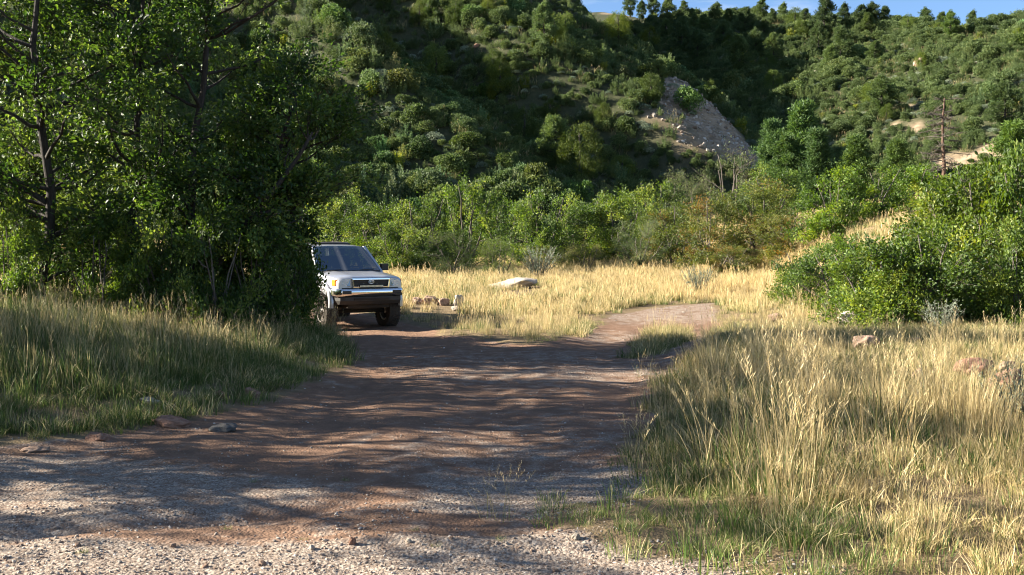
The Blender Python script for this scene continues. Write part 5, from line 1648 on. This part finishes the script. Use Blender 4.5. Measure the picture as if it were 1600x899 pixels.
    for z in (.972, 1.028):
        m = MB(); m.box((GX - .01, -.41, z - .010), (GX + .018, .41, z + .010)); part('grille_bar', m, black, gr, bevel=.005)
    # the oval emblem on the grille
    m = MB()
    def oval(cy_, cz_, ry, rz_, r):
        t = np.linspace(0, 2 * pi, 21); m.tube(np.stack([np.full(21, GX + .036), cy_ + ry * np.cos(t), cz_ + rz_ * np.sin(t)], -1), r, 5, False)
    oval(0, 1.025, .062, .042, .007); oval(0, 1.042, .045, .018, .005); oval(0, 1.025, .018, .036, .005)
    m.tube([(GX, 0, 1.025), (GX + .03, 0, 1.025)], .012, 6)
    part('emblem', m, chrome, gr, smooth=True)
    m = MB(); m.box((GX + .005, -.28, .905), (GX + .055, .28, .962)); lb = part('light_bar', m, black, bevel=.005)
    for k in range(18):
        m = MB(); y = -.262 + k * .524 / 17; m.box((GX + .05, y - .0125, .914), (GX + .062, y + .0125, .953)); part('light_cell', m, cream, lb)
    for s in (1, -1):
        m = MB()
        V_ = [(GX - .10, .475 * s, .925), (GX + .012, .475 * s, .925), (GX - .03, .735 * s, .935), (GX - .13, .735 * s, .935), (GX - .10, .475 * s, 1.095), (GX - .005, .475 * s, 1.095), (GX - .05, .735 * s, 1.085), (GX - .13, .735 * s, 1.085)]
        Qb = [(0, 3, 2, 1), (4, 5, 6, 7), (0, 1, 5, 4), (1, 2, 6, 5), (2, 3, 7, 6), (3, 0, 4, 7)]
        m.add(V_, Q=Qb); hl = part('headlight', m, lens, bevel=.012)
        t = np.linspace(0, 2 * pi, 17); m = MB(); m.tube(np.stack([np.full(17, GX - .004), .60 * s + .062 * np.cos(t), 1.010 + .055 * np.sin(t)], -1), .006, 5, False); part('lamp_ring', m, chrome, hl, True)
        m = MB()
        m.add([(GX - .22, .70 * s, .935), (GX - .035, .738 * s, .935), (GX - .09, .800 * s, .94), (GX - .24, .822 * s, .94), (GX - .22, .70 * s, 1.085), (GX - .05, .738 * s, 1.085), (GX - .10, .795 * s, 1.075), (GX - .24, .815 * s, 1.07)], Q=Qb)
        part('turn_signal', m, orange, bevel=.01)
    # chrome bumper with wrapped ends
    yb = np.concatenate([np.linspace(-.87, -.70, 6), np.linspace(-.6, .6, 9), np.linspace(.70, .87, 6)])
    def bx(y): return 2.13 - .035 * (y / .7) ** 2 - (.36 * (max(abs(y) - .70, 0) / .17) ** 2.2)
    prof = [(-.05, .875), (-.005, .880), (.025, .862), (.030, .80), (.022, .745), (0, .715), (-.05, .71)]
    G = np.array([[(bx(y) + dx, y, z if abs(y) > .47 or z > .78 else .74 + (z - .71) * .3) for dx, z in prof] for y in yb])
    m = MB(); m.grid(G[:, ::-1]); bp = part('front_bumper', m, chrome, smooth=True)
    sd_ = bp.modifiers.new('thick', 'SOLIDIFY'); sd_.thickness = .012; sd_.offset = -1
    for s in (1, -1):
        m = MB(); m.box((2.08, min(.49 * s, .70 * s), .768), (2.155, max(.49 * s, .70 * s), .840)); part('fog_lamp', m, black, bp, bevel=.01)
    m = MB(); yv = np.linspace(-.84, .84, 15)
    def vx(y): return 2.10 - .03 * (y / .7) ** 2 - .30 * (max(abs(y) - .68, 0) / .16) ** 2
    G = np.array([[(vx(y) + dx, y, z) for dx, z in ((-.12, .90), (-.02, .90), (-.02, .72), (.02, .70), (.02, .62), (-.03, .54), (-.20, .52))] for y in yv])
    m.grid(G[:, ::-1]); vl = part('bumper_valance', m, black, smooth=False)
    sd_ = vl.modifiers.new('thick', 'SOLIDIFY'); sd_.thickness = .01; sd_.offset = -1
    m = MB(); m.box((2.115, -.42, .635), (2.135, .42, .675)); part('intake_slat', m, under, vl)
        # fender flares
    for ax in (1.34, -1.34):
        for s in (1, -1):
            t = np.linspace(radians(-8), radians(188), 23)
            G = []
            for q in t:
                row_ = []
                for rr, yo in ((.455, .80), (.462, .885), (.50, .893), (.545, .862), (.55, .80)):
                    row_.append((ax + rr * cos(q), yo * s, .53 + rr * sin(q)))
                G.append(row_)
            G = np.array(G); m = MB(); m.grid(G if s < 0 else G[:, ::-1]); part('fender_flare', m, paint, smooth=True)
    # doors with handles, rocker
    for s in (1, -1):
        for (x0, x1) in ((.80, -.24), (-.27, -.86)):
            prof = [(.838, 1.20), (.855, 1.10), (.860, .98), (.860, .86), (.850, .72), (.832, .66)]
            G = np.array([[(x, (y + .004) * s, z) for y, z in prof] for x in np.linspace(x0, x1, 4)])
            m = MB(); m.grid(G if s > 0 else G[:, ::-1]); dr = part('door', m, paint, smooth=True)
            sd_ = dr.modifiers.new('thick', 'SOLIDIFY'); sd_.thickness = .02; sd_.offset = -1
            m = MB(); xh = x1 + .14; m.tube([(xh + .08, .868 * s, 1.06), (xh + .05, .895 * s, 1.062), (xh - .05, .895 * s, 1.062), (xh - .08, .868 * s, 1.06)], .013, 6); part('handle', m, paint, dr, True)
        m = MB(); m.box((-.84, min(.80 * s, .87 * s), .55), (.84, max(.80 * s, .87 * s), .635)); part('rocker_trim', m, black, bevel=.01)
        # door mirror
        m = MB(); m.box((.60, min(.90 * s, 1.08 * s), 1.215), (.72, max(.90 * s, 1.08 * s), 1.37)); m.tube([(.70, .80 * s, 1.24), (.67, .93 * s, 1.26)], .025, 6)
        mr = part('door_mirror', m, black, bevel=.03)
        m = MB(); m.box((.594, min(.915 * s, 1.065 * s), 1.235), (.599, max(.915 * s, 1.065 * s), 1.355)); part('mirror_glass', m, mirror, mr)
        m = MB(); m.box((-2.30, min(.66 * s, .80 * s), .92), (-2.24, max(.66 * s, .80 * s), 1.16)); part('tail_lamp', m, plain('tail_lens', (.45, .02, .015), .15, 0, .6), bevel=.01)
    m = MB(); m.box((-2.42, -.82, .66), (-2.26, .82, .82)); part('rear_bumper', m, chrome, bevel=.03)
    m = MB(); m.box((-2.1, -.50, .44), (1.95, .50, .60)); part('chassis', m, under, bevel=.02)
    m = MB(); m.box((1.2, -.36, .42), (1.92, .36, .50)); part('skid_plate', m, under, bevel=.03)
    for ax in (1.34, -1.34):
        m = MB(); m.tube([(ax, -.66, .40), (ax, .66, .40)], .045, 8)
        if ax < 0: m.tube([(ax, -.16, .40), (ax, 0, .40), (ax, .16, .40)], [.07, .14, .07], 10)
        part('axle', m, under, smooth=True)
    # wheels
    def wheel_meshes():
        R, W = .405, .27
        pr = [(.235, -.10), (.25, -.125), (.33, -.137), (.385, -.130), (.400, -.105), (.400, .105), (.385, .130), (.33, .137), (.25, .125), (.235, .10)]
        t = np.linspace(0, 2 * pi, 49)[:-1]
        G = np.array([[(r * cos(a), y, r * sin(a)) for r, y in pr] for a in t])
        m = MB(); m.grid(G, close_u=True, close_v=True)
        for k in range(34):                                     # tread lugs
            a = 2 * pi * k / 34
            for (ya, yb_, da) in ((-.135, -.075, 0), (-.06, -.005, .09), (.005, .06, .0), (.075, .135, .09)):
                aa = a + da; ca, sa = cos(aa), sin(aa); ta = np.array([-sa, 0, ca]); ra = np.array([ca, 0, sa])
                V_ = []
                for rr in (.392, .414):
                    for (tt, y) in ((-.022, ya), (.022, ya), (.022, yb_), (-.022, yb_)):
                        r2 = rr - (.010 if abs(y) > .12 else 0)
                        V_.append(ra * r2 + ta * tt + np.array([0, y, 0]))
                m.add(V_, Q=[(0, 1, 2, 3), (4, 7, 6, 5), (0, 4, 5, 1), (1, 5, 6, 2), (2, 6, 7, 3), (3, 7, 4, 0)])
        tyre = m.mesh('tyre', rubber, False)
        m = MB()
        pr = [(.238, -.10), (.236, .095), (.225, .118), (.21, .112), (.205, .02), (.20, -.09)]
        G = np.array([[(r * cos(a), y, r * sin(a)) for r, y in pr] for a in t]); m.grid(G, close_u=True, close_v=True)
        for k in range(6):
            a = 2 * pi * k / 6; ca, sa = cos(a), sin(a); ta = np.array([-sa, 0, ca]); ra = np.array([ca, 0, sa]); V_ = []
            for (r, wd, y) in ((.05, .030, .085), (.215, .042, .07)):
                V_ += [ra * r - ta * wd + [0, y, 0], ra * r + ta * wd + [0, y, 0], ra * r + ta * wd + [0, y - .05, 0], ra * r - ta * wd + [0, y - .05, 0]]
            m.add(V_, Q=[(0, 4, 5, 1), (1, 5, 6, 2), (2, 6, 7, 3), (3, 7, 4, 0)])
        m.tube([(0, -.06, 0), (0, .07, 0), (0, .098, 0), (0, .105, 0)], [.085, .085, .06, .03], 14)
        rim = m.mesh('rim', alloy, False)
        m = MB(); m.tube([(0, -.02, 0), (0, .01, 0)], [.195, .195], 24); disc = m.mesh('brake_disc', under, False)
        return tyre, rim, disc
    ty, rm_, dc = wheel_meshes()
    for ax in (1.34, -1.34):
        for s in (1, -1):
            e = bpy.data.objects.new('wheel', None); COL.objects.link(e); e.parent = root
            e.location = (ax, .755 * s, .410); e.rotation_euler = (0, .3 * ax, 0 if s > 0 else pi)
            link('tyre', ty, e); link('rim', rm_, e); link('brake_disc', dc, e)
    for ch in root.children:                                    # the lifted suspension carries the body higher
        if not ch.name.startswith(('wheel', 'axle')): ch.location.z += .065
    return root
car()
